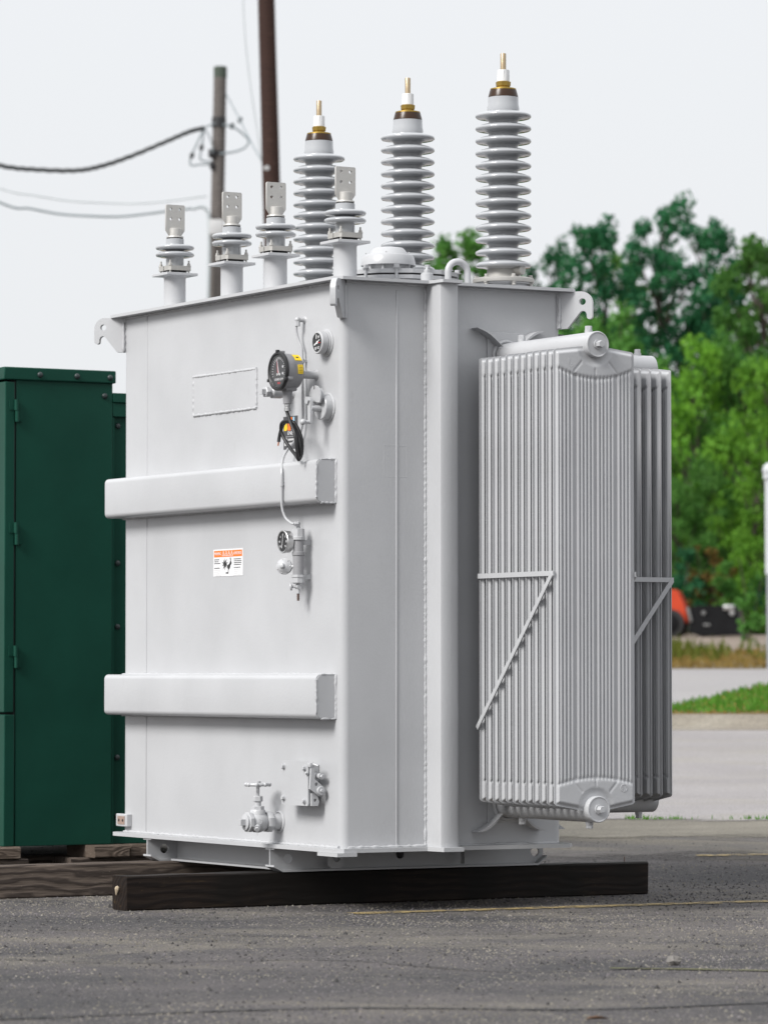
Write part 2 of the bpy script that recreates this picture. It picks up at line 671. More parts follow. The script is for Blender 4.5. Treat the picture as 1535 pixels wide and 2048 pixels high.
sheet("gravel_yard", M_soil, [66.5, 70, 80, 90, 118], -90, 90, .022)
sheet("woodland_floor", M_earth, [112, 130, 300, 600], -300, 300, .03)

# concrete kerb in cast lengths
kerb = tag(empty("kerb", (0, 36, gz(36))), kind='structure')
kb0 = None
for i in range(-6, 9):
    if kb0 is None:
        mb = MB()
        mb.prism([(-.22, -.05), (-.22, .012), (-.02, .03), (.06, .135), (.32, .14), (.32, -.05)], (0, 0, 0), (0, 1, 0), (0, 0, 1), 2.985)
        kb0 = mb.build("kerb_stone", M_conc, kerb, loc=(i * 3 + 1.35, random.uniform(-.004, .004), 0))
    else:
        k = kb0.copy(); COL.objects.link(k)
        k.location = (i * 3 + 1.35, random.uniform(-.006, .006), random.uniform(-.004, .004))

# painted lines and cracks, laid in the transformer's direction or across the lot
def strip(name, m, pts, w, lift, label=None):
    mb = MB()
    P = [Vector((x, y, 0)) for x, y in pts]
    P = spline(P, 10) if len(P) > 2 else [P[0].lerp(P[1], i / 40) for i in range(41)]
    rows = []
    for i, q in enumerate(P):
        t = (P[min(i + 1, len(P) - 1)] - P[max(i - 1, 0)]).normalized()
        s = Vector((-t.y, t.x, 0))
        ww = w * random.uniform(.75, 1.2) / 2
        a, b = q + s * ww, q - s * ww
        rows.append((mb.bm.verts.new((a.x, a.y, gz(a.y) + lift)), mb.bm.verts.new((b.x, b.y, gz(b.y) + lift))))
    for (a, b), (c, d) in zip(rows, rows[1:]):
        mb.bm.faces.new((a, c, d, b))
    o = mb.build(name, m, smooth=0)
    for p in o.data.polygons:
        if p.normal.z < 0: p.flip()
    return tag(o, kind='structure')


def L2W(x, y, z=0.0):
    return ORG + AX * x + AY * y + Vector((0, 0, z))


a, b = L2W(-.02, -.12), L2W(3.2, -.30)
strip("painted_line", M_line, [(a.x, a.y), (b.x, b.y)], .12, .004)
strip("painted_line", M_line, [(1.6, 20.55), (3.4, 20.95)], .09, .008)
strip("moss_crack", M_moss, [(.75, 13.35), (1.2, 13.25), (1.7, 13.05), (2.6, 12.9)], .045, .004)
strip("pavement_crack", M_crack, [(-1.4, 11.25), (-.2, 11.75), (.6, 11.72), (1.3, 12.02), (2.4, 12.25)], .03, .004)
strip("pavement_crack", M_crack, [(-1.5, 13.9), (-.9, 13.6), (-.2, 13.75), (.4, 13.2), (1.0, 13.4)], .014, .005)
strip("pavement_crack", M_crack, [(1.35, 16.9), (1.7, 16.95), (2.4, 16.6), (3.0, 16.8)], .02, .005)
strip("pavement_crack", M_crack, [(-2.2, 15.2), (-1.2, 15.35), (-.4, 15.0), (.8, 15.2)], .012, .005)


def pebbles(name, n, m, x0, x1, y0, y1, r0, r1, seed, flat=.6, dens=None):
    """loose and bedded chips: little four-sided stones"""
    rnd = random.Random(seed)
    V, Fc = [], []
    U = rnd.uniform
    while n > 0:
        x, y = U(x0, x1), U(y0, y1)
        n -= 1
        if dens and rnd.random() > dens(x, y):
            continue
        r = r0 + (r1 - r0) * rnd.random() ** 3
        an = U(0, 6.28)
        k = len(V)
        z = gz(y)
        for q in range(4):
            t = an + q * 1.571 + U(-.4, .4)
            f = r * U(.7, 1.25)
            V.append((x + math.cos(t) * f, y + math.sin(t) * f, z - .001))
        V.append((x + U(-.4, .4) * r, y + U(-.4, .4) * r, z + r * flat * U(.5, 1.5)))
        Fc += [(k, k + 1, k + 4), (k + 1, k + 2, k + 4), (k + 2, k + 3, k + 4), (k + 3, k, k + 4)]
    me = bpy.data.meshes.new(name)
    me.from_pydata(V, [], Fc)
    me.materials.append(m)
    o = bpy.data.objects.new(name, me)
    COL.objects.link(o)
    return tag(o, kind='stuff')


def patch(x, y, k=0.0):
    v = Vector((x * .75 + k * 7.3, y * 1.1 - k * 3.1, k))
    f = .5 + .75 * mnoise.noise(v) + .45 * mnoise.noise(v * 2.7) + .25 * mnoise.noise(v * 6.5)
    p = Vector((x, y, 0)) - ORG
    lx, ly = p.dot(AX), p.dot(AY)
    if -.1 < lx < 3.3 and abs(ly + .12 + .056 * lx) < .07:
        f *= .25                              # the painted line is swept nearly clean
    return min(1.0, max(0.0, f))


M_chip_l = paint("pale_chip", (.175, .162, .14), .9, .3, .2)
M_chip_d = paint("dark_chip", (.035, .033, .033), .9, .3, .2)
M_chip_m = paint("grey_chip", (.100, .090, .094), .9, .3, .2)
M_chip_t = paint("tan_chip", (.142, .129, .105), .9, .3, .2)
CHX0, CHX1 = -2.1, 2.5
pebbles("pale_gravel_chips", 30000, M_chip_l, CHX0, CHX1, 10.4, 19.5, .002, .0070, 1, .65, lambda x, y: .08 + .92 * patch(x, y, .4) ** 2)
pebbles("tan_gravel_chips", 62000, M_chip_t, CHX0, CHX1, 10.4, 20, .0025, .0080, 8, .6, lambda x, y: .08 + .92 * patch(x, y, .4) ** 1.5)
pebbles("grey_gravel_chips", 60000, M_chip_m, CHX0, CHX1, 10.4, 21.5, .0025, .0080, 9, .6, lambda x, y: .2 + .8 * patch(x, y, 2.2))
pebbles("dark_gravel_chips", 46000, M_chip_d, CHX0, 3.2, 10.4, 23, .0025, .0095, 2, .7, lambda x, y: .12 + .88 * patch(x, y, 3.6) ** 1.5)
pebbles("loose_dark_stones", 260, M_chip_d, CHX0, 3.2, 10.4, 23, .006, .017, 12, .9)


def blades(name, n, m, x0, x1, y0, y1, h0, h1, w, lift, seed, kind='stuff', dens=None):
    rnd = random.Random(seed)
    V, Fc = [], []
    while n > 0:
        x, y = rnd.uniform(x0, x1), rnd.uniform(y0, y1)
        if dens and rnd.random() > dens(x, y):
            n -= .2
            continue
        n -= 1
        h = rnd.uniform(h0, h1)
        an = rnd.uniform(0, 6.28)
        dx, dy = math.cos(an) * w, math.sin(an) * w
        lx, ly = rnd.gauss(0, .35) * h, rnd.gauss(0, .35) * h
        z = gz(y) + lift
        k = len(V)
        V += [(x - dx, y - dy, z), (x + dx, y + dy, z), (x + lx * .5 + dx * .7, y + ly * .5 + dy * .7, z + h * .6), (x + lx, y + ly, z + h)]
        Fc += [(k, k + 1, k + 2), (k, k + 2, k + 3)]
    me = bpy.data.meshes.new(name)
    me.from_pydata(V, [], Fc)
    me.materials.append(m)
    o = bpy.data.objects.new(name, me)
    COL.objects.link(o)
    return tag(o, kind=kind)


blades("verge_grass", 22000, M_grass, -7, 9, 36.6, 42.6, .025, .075, .012, .115, 3,
       dens=lambda x, y: 1 if y < verge_far(x) else 0)
blades("verge_dry_grass", 2500, M_dry, -7, 9, 36.34, 36.8, .02, .05, .012, .115, 4)
blades("verge_dry_grass", 3200, M_dry, -7, 9, 36.6, 42.6, .02, .06, .010, .115, 14, dens=lambda x, y: 1 if y < verge_far(x) else 0)
blades("bank_dry_grass", 12000, M_dry, -10, 14, 60.3, 66.5, .03, .12, .022, .016, 5)
blades("bank_green_grass", 9000, M_olive, -10, 14, 62.5, 69, .06, .26, .025, .016, 6,
       dens=lambda x, y: .95 if (x < 5.25 + .3 * math.sin(y)) else (.35 if math.sin(x * 2.1 + y) > .3 else .08))
blades("seam_weeds", 420, M_grass, 1.4, 3.4, 23.36, 23.5, .006, .03, .004, .01, 7,
       dens=lambda x, y: 1 if math.sin(x * 9) > .1 or x > 2.8 else .1)

# one loose stone, one dry leaf
mb = MB()
rs = random.Random(5)
mb.sphere((0, 0, .014), .026, 8, (1.05, .8, .62))
for v in mb.bm.verts:
    v.co *= 1 + rs.uniform(-.30, .22)
st = mb.build("stone", paint("grey_stone", (.15, .14, .13), .9, .35, .8, fine=120), smooth=0, loc=(.972, 13.52, .0))
tag(st, "small pale grey stone lying alone on the dark pavement at lower right", "stone")
mb = MB()
lf = [(-.035, 0), (-.02, .010), (.0, .014), (.02, .009), (.036, 0), (.02, -.010), (0, -.013), (-.02, -.009)]
vs = [mb.bm.verts.new((x, y, .007 + .010 * abs(y) / .014 + .12 * x * x * 10)) for x, y in lf]
cv = mb.bm.verts.new((0, 0, .008))
for i in range(8):
    mb.bm.faces.new((cv, vs[i], vs[(i + 1) % 8]))
tag(mb.build("fallen_leaf", paint("brown_leaf", (.11, .055, .025), .7, .3, .2), loc=(.60, 11.32, .0), rotz=.2),
    "curled brown dead leaf on the asphalt near the bottom edge", "leaf")

# ------------------------------------------------------------------ transformer
TR = tag(empty("power_transformer", ORG, TH),
         "large light grey power transformer with finned radiators and tall bushings on timber beams", "transformer")
TW, TD = 2.042, 1.072          # front length (y) and depth (x)
ZB, ZT = .262, 2.608           # tank bottom and top


def rrect(x0, x1, y0, y1, r, n=6):
    pts = []
    for cx, cy, a0 in ((x1 - r, y1 - r, 0), (x0 + r, y1 - r, 90), (x0 + r, y0 + r, 180), (x1 - r, y0 + r, 270)):
        for k in range(n + 1):
            a = R(a0 + 90 * k / n)
            pts.append((cx + r * math.cos(a), cy + r * math.sin(a)))
    return pts


def zprism(mb, outer, z0, z1, holes=()):
    mb.prism(outer, (0, 0, z0), (1, 0, 0), (0, 1, 0), z1 - z0, holes)
    return mb


mb = MB()
zprism(mb, rrect(0, TD, 0, TW, .035), ZB, ZT)
tank = mb.build("tank", M_grey, TR, smooth=30)

# bent stiffener column on the shaded end
mb = MB()
mb.prism([(.402, .004), (.402, -.10), (.407, -.114), (.42, -.12), (.478, -.12), (.489, -.115), (.493, -.102), (.493, .004)],
         (0, 0, ZB), (1, 0, 0), (0, 1, 0), ZT - ZB)
mb.build("stiffener_column", M_grey, TR, smooth=40)
# cover plate and base plate, each with a tongue over the column and cut corners
OV = .055


def plate_outline(ov, tongue):
    c = .03
    return [(-ov + c, -ov), (.385, -ov), (.40, -tongue), (.497, -tongue), (.512, -ov), (TD + ov - c, -ov), (TD + ov, -ov + c),
            (TD + ov, TW + ov - c), (TD + ov - c, TW + ov), (-ov + c, TW + ov), (-ov, TW + ov - c), (-ov, -ov + c)]


mb = MB()
zprism(mb, plate_outline(OV, .145), ZT, ZT + .013)
cover = mb.build("cover_plate", M_grey, TR, smooth=0)
ZC = ZT + .013
mb = MB()
zprism(mb, plate_outline(.042, .15), ZB - .017, ZB)
base = mb.build("base_plate", M_grey, TR, smooth=0)
mb = MB()
mb.box(-.048, .045, -.05, .12, ZB - .032, ZB - .0175)
mb.build("corner_pad", M_grey, base, smooth=0)

# welds
mb = MB()
mb.weld((.399, -.001, ZB), (.399, -.001, ZT - .02), .0056, .008)
mb.weld((.496, -.002, ZB), (.496, -.002, ZT - .02), .005, .014)
mb.weld((.02, -.001, ZT - .003), (TD, -.001, ZT - .003), .006)
mb.weld((-.001, .02, ZT - .003), (-.001, TW, ZT - .003), .006)
mb.weld((-.002, .02, ZB + .003), (-.002, TW - .02, ZB + .003), .007)
mb.weld((.03, -.002, ZB + .003), (TD - .02, -.002, ZB + .003), .006)
mb.build("weld_bead", M_grey, tank, smooth=60)
mb = MB()
mb.box(.257, .267, -.003, .01, ZB, ZT - .03, .0025)
mb.build("shell_seam", M_grey, tank)
mb = MB()
mb.box(-.0022, .01, 1.797, 1.803, ZB, ZT - .01, .001)
mb.build("shell_seam", M_grey, tank)

# ground off plate outline on the shaded wall
mb = MB()
for (a, b) in (((.20, 1.93), (.31, 1.93)), ((.31, 1.93), (.31, 1.80)), ((.31, 1.80), (.20, 1.80)), ((.20, 1.80), (.20, 1.93))):
    mb.tube([(a[0], .0012, a[1]), (b[0], .0012, b[1])], .0019, 6)
mb.build("ground_down_weld", M_grey, tank)

# nameplate backing with its fillet of weld
mb = MB()
mb.box(-.004, .01, .748, 1.335, 2.122, 2.288, .002, 1)
pad = mb.build("nameplate_pad", M_grey, TR)
mb = MB()
for p, q in (((.746, 2.290), (1.337, 2.293)), ((.746, 2.122), (.746, 2.290)), ((.746, 2.122), (1.337, 2.119)), ((1.337, 2.119), (1.337, 2.293))):
    mb.weld((-.0005, p[0], p[1] + random.uniform(-.004, .004)), (-.0005, q[0], q[1] + random.uniform(-.004, .004)), .0060, .007)
mb.build("weld_bead", M_grey, pad, smooth=60)


# horizontal channel stiffeners on the front with plated ends
def channel(z0, z1):
    mb = MB()
    r = .022
    prof = [(0.004, z0), (-.093 + r, z0)]
    for k in range(1, 6):
        a = k / 6 * math.pi / 2
        prof.append((-.093 + r - r * math.sin(a), z0 + r - r * math.cos(a)))
    prof.append((-.093, z0 + r))
    prof.append((-.093, z1 - r))
    for k in range(1, 6):
        a = k / 6 * math.pi / 2
        prof.append((-.093 + r - r * math.cos(a), z1 - r + r * math.sin(a)))
    prof += [(-.093 + r, z1), (.004, z1)]
    mb.prism(prof, (0, .052, 0), (1, 0, 0), (0, 0, 1), -1.99)
    o = mb.build("channel_stiffener", M_grey, TR, smooth=40)
    mb = MB()
    mb.prism([(x + (.004 if x < -.05 else 0), z + (.003 if z < (z0 + z1) / 2 else -.003)) for x, z in prof], (0, .0515, 0), (1, 0, 0), (0, 0, 1), .004)
    mb.build("end_plate", M_grey, o, smooth=40)
    mb = MB()
    for i in range(len(prof) - 1):
        a, b = prof[i], prof[i + 1]
        if (Vector(a) - Vector(b)).length > .02:
            mb.weld((a[0] + .001, .0505, a[1]), (b[0] + .001, .0505, b[1]), .0045, .007)
    mb.weld((-.001, .05, z1), (-.001, 2.04, z1), .006, .013)
    mb.weld((-.001, .05, z0), (-.001, 2.04, z0), .006, .013)
    mb.weld((-.001, .047, z0), (-.001, .047, z1), .006, .008)
    mb.build("weld_bead", M_grey, o, smooth=60)


channel(1.688, 1.868)
channel(.795, .978)


# lifting lugs on the corner diagonals
def lug(cx, cy, dx, dy):
    d = Vector((dx, dy, 0)).normalized()
    hole = circ(.112, -.041, .0145, 16)
    out = [(-.03, -.001), (.095, .003)]
    for k in range(7):
        a = R(86 - 86 * k / 6)
        out.append((.105 + .050 * math.cos(a), -.047 + .050 * math.sin(a)))
    for k in range(6):
        a = R(0 - 150 * k / 5)
        out.append((.1425 + .0125 * math.cos(a), -.105 + .0115 * math.sin(a)))
    for k in range(6):
        a = R(15 + 120 * k / 5)
        out.append((.114 + .0165 * math.cos(a), -.098 + .018 * math.sin(a)))
    out += [(.046, -.155), (.0, -.157), (-.03, -.157)]
    mb = MB()
    n = d.cross(Vector((0, 0, 1)))
    mb.prism(out, Vector((cx, cy, ZT - .001)) - n * .012, d, (0, 0, 1), .024, [hole])
    o = mb.build("lifting_lug", M_grey, TR, smooth=40)
    mb = MB()
    for s in (-1, 1):
        mb.weld(Vector((cx, cy, ZT - .155)) + n * .014 * s + d * .012, Vector((cx, cy, ZT - .02)) + n * .014 * s + d * .012, .007)
    mb.build("weld_bead", M_grey, o, smooth=60)


e = .012
lug(e, e, -1, -1)
lug(e, TW - e, -1, 1)
lug(TD - e, e, 1, -1)
lug(TD - e, TW - e, 1, 1)

# skid: two I rails and cross channels
ZR0, ZR1 = .143, ZB - .0175


def rail(yc):
    mb = MB()
    x0, x1 = -.035, 1.325
    web = [(x0 + .045, ZR0 + .006), (x1 - .045, ZR0 + .006), (x1, ZR0 + .04), (x1, ZR1 - .006), (x0, ZR1 - .006), (x0, ZR0 + .028)]
    hs = [circ(x0 + .085, (ZR0 + ZR1) / 2 + .003, .021), circ(.60, (ZR0 + ZR1) / 2 + .012, .021), circ(x1 - .042, (ZR0 + ZR1) / 2 + .006, .021)]
    mb.prism(web, (0, yc + .004, 0), (1, 0, 0), (0, 0, 1), .008, hs)
    o = mb.build("skid_rail", M_grey, TR, smooth=40)
    mb = MB()
    mb.box(x0, x1, yc - .038, yc + .038, ZR1 - .007, ZR1 - .0005)
    mb.build("top_flange", M_grey, o, smooth=0)
    mb = MB()
    b = bmesh.new()
    mb.prism([(x0 + .045, ZR0), (x1 - .045, ZR0), (x1 + .0, ZR0 + .033), (x1, ZR0 + .041), (x1 - .046, ZR0 + .008), (x0 + .046, ZR0 + .008), (x0, ZR0 + .030), (x0, ZR0 + .022)],
             (0, yc + .038, 0), (1, 0, 0), (0, 0, 1), .076)
    b.free()
    mb.build("bottom_flange", M_grey, o, smooth=0)
    return o


for yc in (.56, 1.72):
    rail(yc)
for xc in (.115, .95):
    mb = MB()
    mb.box(xc, xc + .007, .565, 1.715, ZR0 + .006, ZR1 - .002)
    mb.box(xc - .055, xc, .61, 1.67, ZR0 + .002, ZR0 + .010)
    mb.box(xc - .05, xc, .60, 1.68, ZR1 - .010, ZR1 - .002)
    mb.build("cross_channel", M_grey, TR, smooth=0)
mb = MB()
mb.prism([(0, 0), (.07, 0), (.07, -.075), (.055, -.09), (.012, -.09), (0, -.078)], (.22, .515, ZR1), (1, 0, 0), (0, 0, 1), .014, [circ(.036, -.045, .019)])
mb.build("jacking_plate", M_grey, TR, smooth=40)
mb = MB()
mb.prism([(0, 0), (.012, 0), (.012, -.085), (0, -.085)], (.88, .515, ZR1), (1, 0, 0), (0, 0, 1), .03)
mb.build("jacking_plate", M_grey, TR, smooth=40)

# ------------------------------------------------------------------ radiators
PW = .195
RIBS = [-.181, -.165, -.147, -.129, -.111, -.0805, -.063, -.0455, -.028, -.0105, .0165, .034, .0515, .069, .0865, .117, .1345, .152, .1695, .183]


def panel_mesh():
    NS = 211
    ss = [-PW + 2 * PW * i / (NS - 1) for i in range(NS)]

    def zt(s):
        a = abs(s)
        return 2.299 + .024 * (1 - a / PW) - max(0, a - .182) ** 2 * 40

    def zb(s):
        a = abs(s)
        return .450 - .034 * (1 - a / PW) + max(0, a - .182) ** 2 * 40

    def rib(s):
        m = 0
        for c in RIBS:
            d = abs(s - c) / .0084
            if d < 1: m = max(m, 1 - d ** 2.6)
        return m

    def h(s, z):
        de = min(PW - abs(s), zt(s) - z, z - zb(s))
        rise = smooth01(.008, .019, de)
        rt = 2.185 + .045 * (abs(s) / PW) ** 2
        rb = .560 - .03 * (abs(s) / PW) ** 2
        hm = max(smooth01(rt - .006, rt + .012, z), 1 - smooth01(rb - .012, rb + .006, z))
        body = .0025 + .0085 * rib(s)
        head = .0115
        for zc, zr in ((2.323, 1), (.431, -1)):
            r = math.hypot(s, z - zc)
            head -= .007 * (1 - smooth01(.070, .092, r))
            if .095 < r < .155:
                an = math.atan2(s, (zc - z) * zr)
                for g in (-.75, 0, .75):
                    head -= .003 * math.exp(-((an - g) * r / .004) ** 2)
        v = body * (1 - hm) + head * hm
        dip = math.exp(-((z - rt) / .006) ** 2) + math.exp(-((z - rb) / .006) ** 2)
        v -= .0035 * dip
        return .0016 + max(0, v) * rise

    fr = []
    n1 = 40
    for i in range(n1 + 1):
        fr.append(('b', (i / n1) ** 1.15))
    fr += [('m', .33), ('m', .66)]
    for i in range(n1 + 1):
        fr.append(('t', 1 - ((n1 - i) / n1) ** 1.15))
    V, Fc = [], []
    for side in (1, -1):
        for kind, f in fr:
            for s in ss:
                if kind == 'b':
                    z = zb(s) + f * (.66 - zb(s))
                elif kind == 't':
                    z = 2.09 + f * (zt(s) - 2.09)
                else:
                    z = .66 + f * (2.09 - .66)
                V.append((s, -side * h(s, z), z))
    nr = len(fr)
    off = nr * NS
    for i in range(nr - 1):
        for j in range(NS - 1):
            a, b, c, d = i * NS + j, i * NS + j + 1, (i + 1) * NS + j + 1, (i + 1) * NS + j
            Fc.append((a, b, c, d))
            Fc.append((a + off, d + off, c + off, b + off))
    for i in range(nr - 1):
        for j, fl in ((0, 1), (NS - 1, 0)):
            a, b = i * NS + j, (i + 1) * NS + j
            q = (a, b, b + off, a + off)
            Fc.append(q if not fl else q[::-1])
    for i, fl in ((0, 0), (nr - 1, 1)):
        for j in range(NS - 1):
            a, b = i * NS + j, i * NS + j + 1
            q = (a, a + off, b + off, b)
            Fc.append(q if not fl else q[::-1])
    me = bpy.data.meshes.new("radiator_panel")
    me.from_pydata(V, [], Fc)
    me.shade_smooth()
    me.set_sharp_from_angle(angle=R(50))
    me.materials.append(M_grey)
    return me


PME = panel_mesh()


def radiator(bank, cx, cy, rotz, dist, count, pitch, hlen, brace_s):
    """built along local -y from the wall at y=0, centred on x=0"""
    def T(o):
        o.location = (cx, cy, 0)
        o.rotation_euler.z = rotz
        return o
    mb = MB()
    mb.lathe([(.054, 0), (.054, hlen - .004), (.050, hlen)], (0, 0, 2.323), (0, -1, 0), 36)
    mb.torus((0, -hlen + .002, 2.323), (0, 1, 0), .050, .0045, 36, 8)
    root = T(mb.build("radiator_header", M_grey, TR))
    mb = MB()
    mb.lathe([(.054, 0), (.054, hlen - .004), (.050, hlen)], (0, 0, .431), (0, -1, 0), 36)
    mb.torus((0, -hlen + .002, .431), (0, 1, 0), .050, .0045, 36, 8)
    mb.build("lower_header", M_grey, root)
    for zc in (2.323, .431):
        mb = MB()
        mb.bolt((0, -hlen, zc), (0, -1, 0), .015, .030)
        mb.build("end_plug", M_grey, root)
        sg = 1 if zc > 1 else -1
        for yy in (-.135, -hlen + .07):
            mb = MB()
            mb.cyl((0, yy, zc + sg * .05), (0, yy, zc + sg * .064), .016, seg=14)
            mb.hexa((0, yy, zc + sg * .063), (0, yy, zc + sg * .080), .0145)
            mb.build("vent_plug", M_grey, root)
        # wall pad, ring and curved gussets
        mb = MB()
        mb.box(-.09, .09, -.008, -.0005, zc - .075, zc + .10, .002, 1)
        mb.torus((0, -.012, zc), (0, 1, 0), .062, .008, 30, 8)
        mb.build("wall_pad", M_grey, root)
        for sx in (-1, 1):
            pts = [(sx * (.170 - .125 * f), zc + sg * (.112 - .075 * f + .022 * math.sin(f * math.pi))) for f in [i / 10 for i in range(11)]]
            lo = [(x, z - sg * (.0015 + .010 * math.sin(i / 10 * math.pi))) for i, (x, z) in enumerate(pts)]
            mb = MB()
            mb.prism(pts + lo[::-1][1:-1], (0, -.002, 0), (1, 0, 0), (0, 0, 1), .055)
            mb.build("curved_gusset", M_grey, root)
    for i in range(count):
        p = bpy.data.objects.new("panel", PME)
        COL.objects.link(p)
        p.parent = root
        p.location = (random.uniform(-.0012, .0012), -(dist + i * pitch), random.uniform(-.0015, .0015))
        p.rotation_euler = (0, 0, random.uniform(-.004, .004))
    y0, y1 = -dist + .006, -(dist + (count - 1) * pitch) - .008
    for sx in brace_s:
        x = sx * (PW + .003)
        mb = MB()
        mb.box(x - .003, x + .003, y1, y0, 1.378, 1.398)
        mb.build("brace_bar", M_grey, root, smooth=0)
        mb = MB()
        L = Vector((0, y0 + .004, .755)) - Vector((0, y1 + .008, 1.386))
        ln = L.length
        ang = math.atan2(-L.z, L.y)
        mb.box(x + sx * .0032 - .003, x + sx * .0032 + .003, y1 + .008, y1 + .008 + ln, 1.386 - .010, 1.386 + .010)
        for v in mb.bm.verts:
            q = v.co - Vector((x, y1 + .008, 1.386))
            v.co = Vector((x, y1 + .008, 1.386)) + Vector((q.x, q.y * math.cos(ang) + q.z * math.sin(ang), -q.y * math.sin(ang) + q.z * math.cos(ang)))
        mb.build("diagonal_brace", M_grey, root, smooth=0)
    return root


PITCH_P = .0523
r1 = radiator("a", .790, 0, 0, .113, 12, PITCH_P, .722, (-1, 1))
# embossed emblems on the outermost panel
yF = -(.113 + 11 * PITCH_P) - .0128
mb = MB()
mb.torus((.135, yF, .515), (0, 1, 0), .015, .0016, 24, 6)
mb.tube([(.129, yF, .523), (.129, yF, .508), (.135, yF, .504), (.141, yF, .508), (.141, yF, .523)], .0015, 6)
mb.tube([(.135, yF, .523), (.135, yF, .510)], .0013, 6)
mb.build("embossed_emblem", M_grey, r1)
mb = MB()
mb.tube([(-.123, yF, 2.262), (-.123, yF, 2.243), (-.115, yF, 2.238), (-.111, yF, 2.243)], .0016, 6)
mb.tube([(-.129, yF, 2.268), (-.129, yF, 2.236), (-.117, yF, 2.228), (-.106, yF, 2.236)], .0016, 6)
mb.build("embossed_emblem", M_grey, r1)
for yb in (.235, .760, 1.285, 1.810):  # banks past the first are unseen, added to block light from behind it
    radiator("b", TD, yb, math.pi / 2, .118, 10, PITCH_P, .614, (-1, 1) if yb < .5 else ())


# ------------------------------------------------------------------ bushings
def hv_bushing(loc):
    z0, ztop = 0.0, 3.645 - ZC
    k = ztop / (3.601 - 2.640)             # px-measured heights scaled to this row

    def z(v): return (v - 2.640) * k
    prof = [(.070, .012), (.070, z(2.70)), (.068, z(2.705)), (.068, z(2.712))]
    nsh = 13
    zs = [z(2.744) + (z(3.348) - z(2.744)) * i / (nsh - 1) for i in range(nsh)]
    for i, zz in enumerate(zs):
        Rm = .1205
        rc = .0635
        prof += [(rc, zz - .024), (rc + .004, zz - .0175), (.088, zz - .0120), (Rm - .006, zz - .0095), (Rm - .001, zz - .005), (Rm, zz), (Rm - .002, zz + .005),
                 (Rm - .014, zz + .011), (.088, zz + .0165), (rc + .005, zz + .0205), (rc, zz + .0235)]
    prof[-1] = (.070, zs[-1] + .033)
    prof += [(.0665, zs[-1] + .047), (.0655, z(3.423)), (.060, z(3.425))]
    mb = MB()
    mb.lathe(prof, (0, 0, 0), (0, 0, 1), 48)
    root = mb.build("high_voltage_bushing", M_porc, TR, smooth=50, loc=loc)
    mb = MB()
    mb.lathe([(.0645, z(3.424)), (.064, z(3.429)), (.057, z(3.4535)), (.05, z(3.454))], seg=40)
    mb.build("amber_gasket", M_amber, root, smooth=25)
    mb = MB()
    mb.lathe([(.0560, z(3.4543)), (.0555, z(3.459)), (.048, z(3.461)), (.029, z(3.462)), (.029, z(3.466))], seg=40)
    mb.lathe([(.028, z(3.4655)), (.032, z(3.470)), (.0335, z(3.486)), (.028, z(3.489))], seg=8)
    mb.build("brass_cap", M_brass, root, smooth=25)
    mb = MB()
    mb.lathe([(.0265, z(3.489)), (.027, z(3.495)), (.0245, z(3.535)), (.013, z(3.537))], seg=24)
    for q in range(5):
        a = q * 1.257 + .5
        mb.box(.0245 * math.cos(a) - .002, .0245 * math.cos(a) + .002, .0245 * math.sin(a) - .002, .0245 * math.sin(a) + .002, z(3.497), z(3.533))
    mb.build("terminal_nut", M_white, root)
    mb = MB()
    mb.lathe([(.0125, z(3.536)), (.0125, z(3.600)), (.011, z(3.603))], seg=20)
    mb.build("terminal_rod", M_rod, root)
    mb = MB()
    mb.lathe([(.105, .034), (.13, .034), (.132, .038), (.132, .050), (.128, .053), (.085, .055), (.075, .066), (.071, .085), (.068, .10), (.06, .10)], seg=44)
    fl = mb.build("clamp_flange", M_flange, root)
    mb = MB()
    mb.lathe([(.12, 0), (.12, .016), (.105, .017), (.105, .026), (.118, .027), (.118, .033), (.06, .033)], seg=44)
    mb.build("weld_ring", M_grey, fl)
    for q in range(6):
        a = q * math.pi / 3 + .35
        p = Vector((.117 * math.cos(a), .117 * math.sin(a), 0))
        mb = MB()
        mb.bolt(p + Vector((0, 0, .053)), (0, 0, 1), .009, .013)
        mb.cyl(p + Vector((0, 0, .02)), p + Vector((0, 0, .034)), .006, seg=10)
        mb.bolt(p + Vector((0, 0, .033)), (0, 0, -1), .010, .016)
        mb.build("bolt", M_flange, fl)
    mb = MB()
    d = Vector((.35, -.94, 0)).normalized()
    mb.cyl(Vector((0, 0, .086)) + d * .05, Vector((0, 0, .086)) + d * .105, .021, seg=20, ch=.002)
    mb.build("test_tap", M_flange, fl)
    return root


hv = hv_bushing((.90, .19, ZC))
for y in (1.005, 1.825):
    c = copy_tree(hv)
    c.location = (.90, y, ZC)


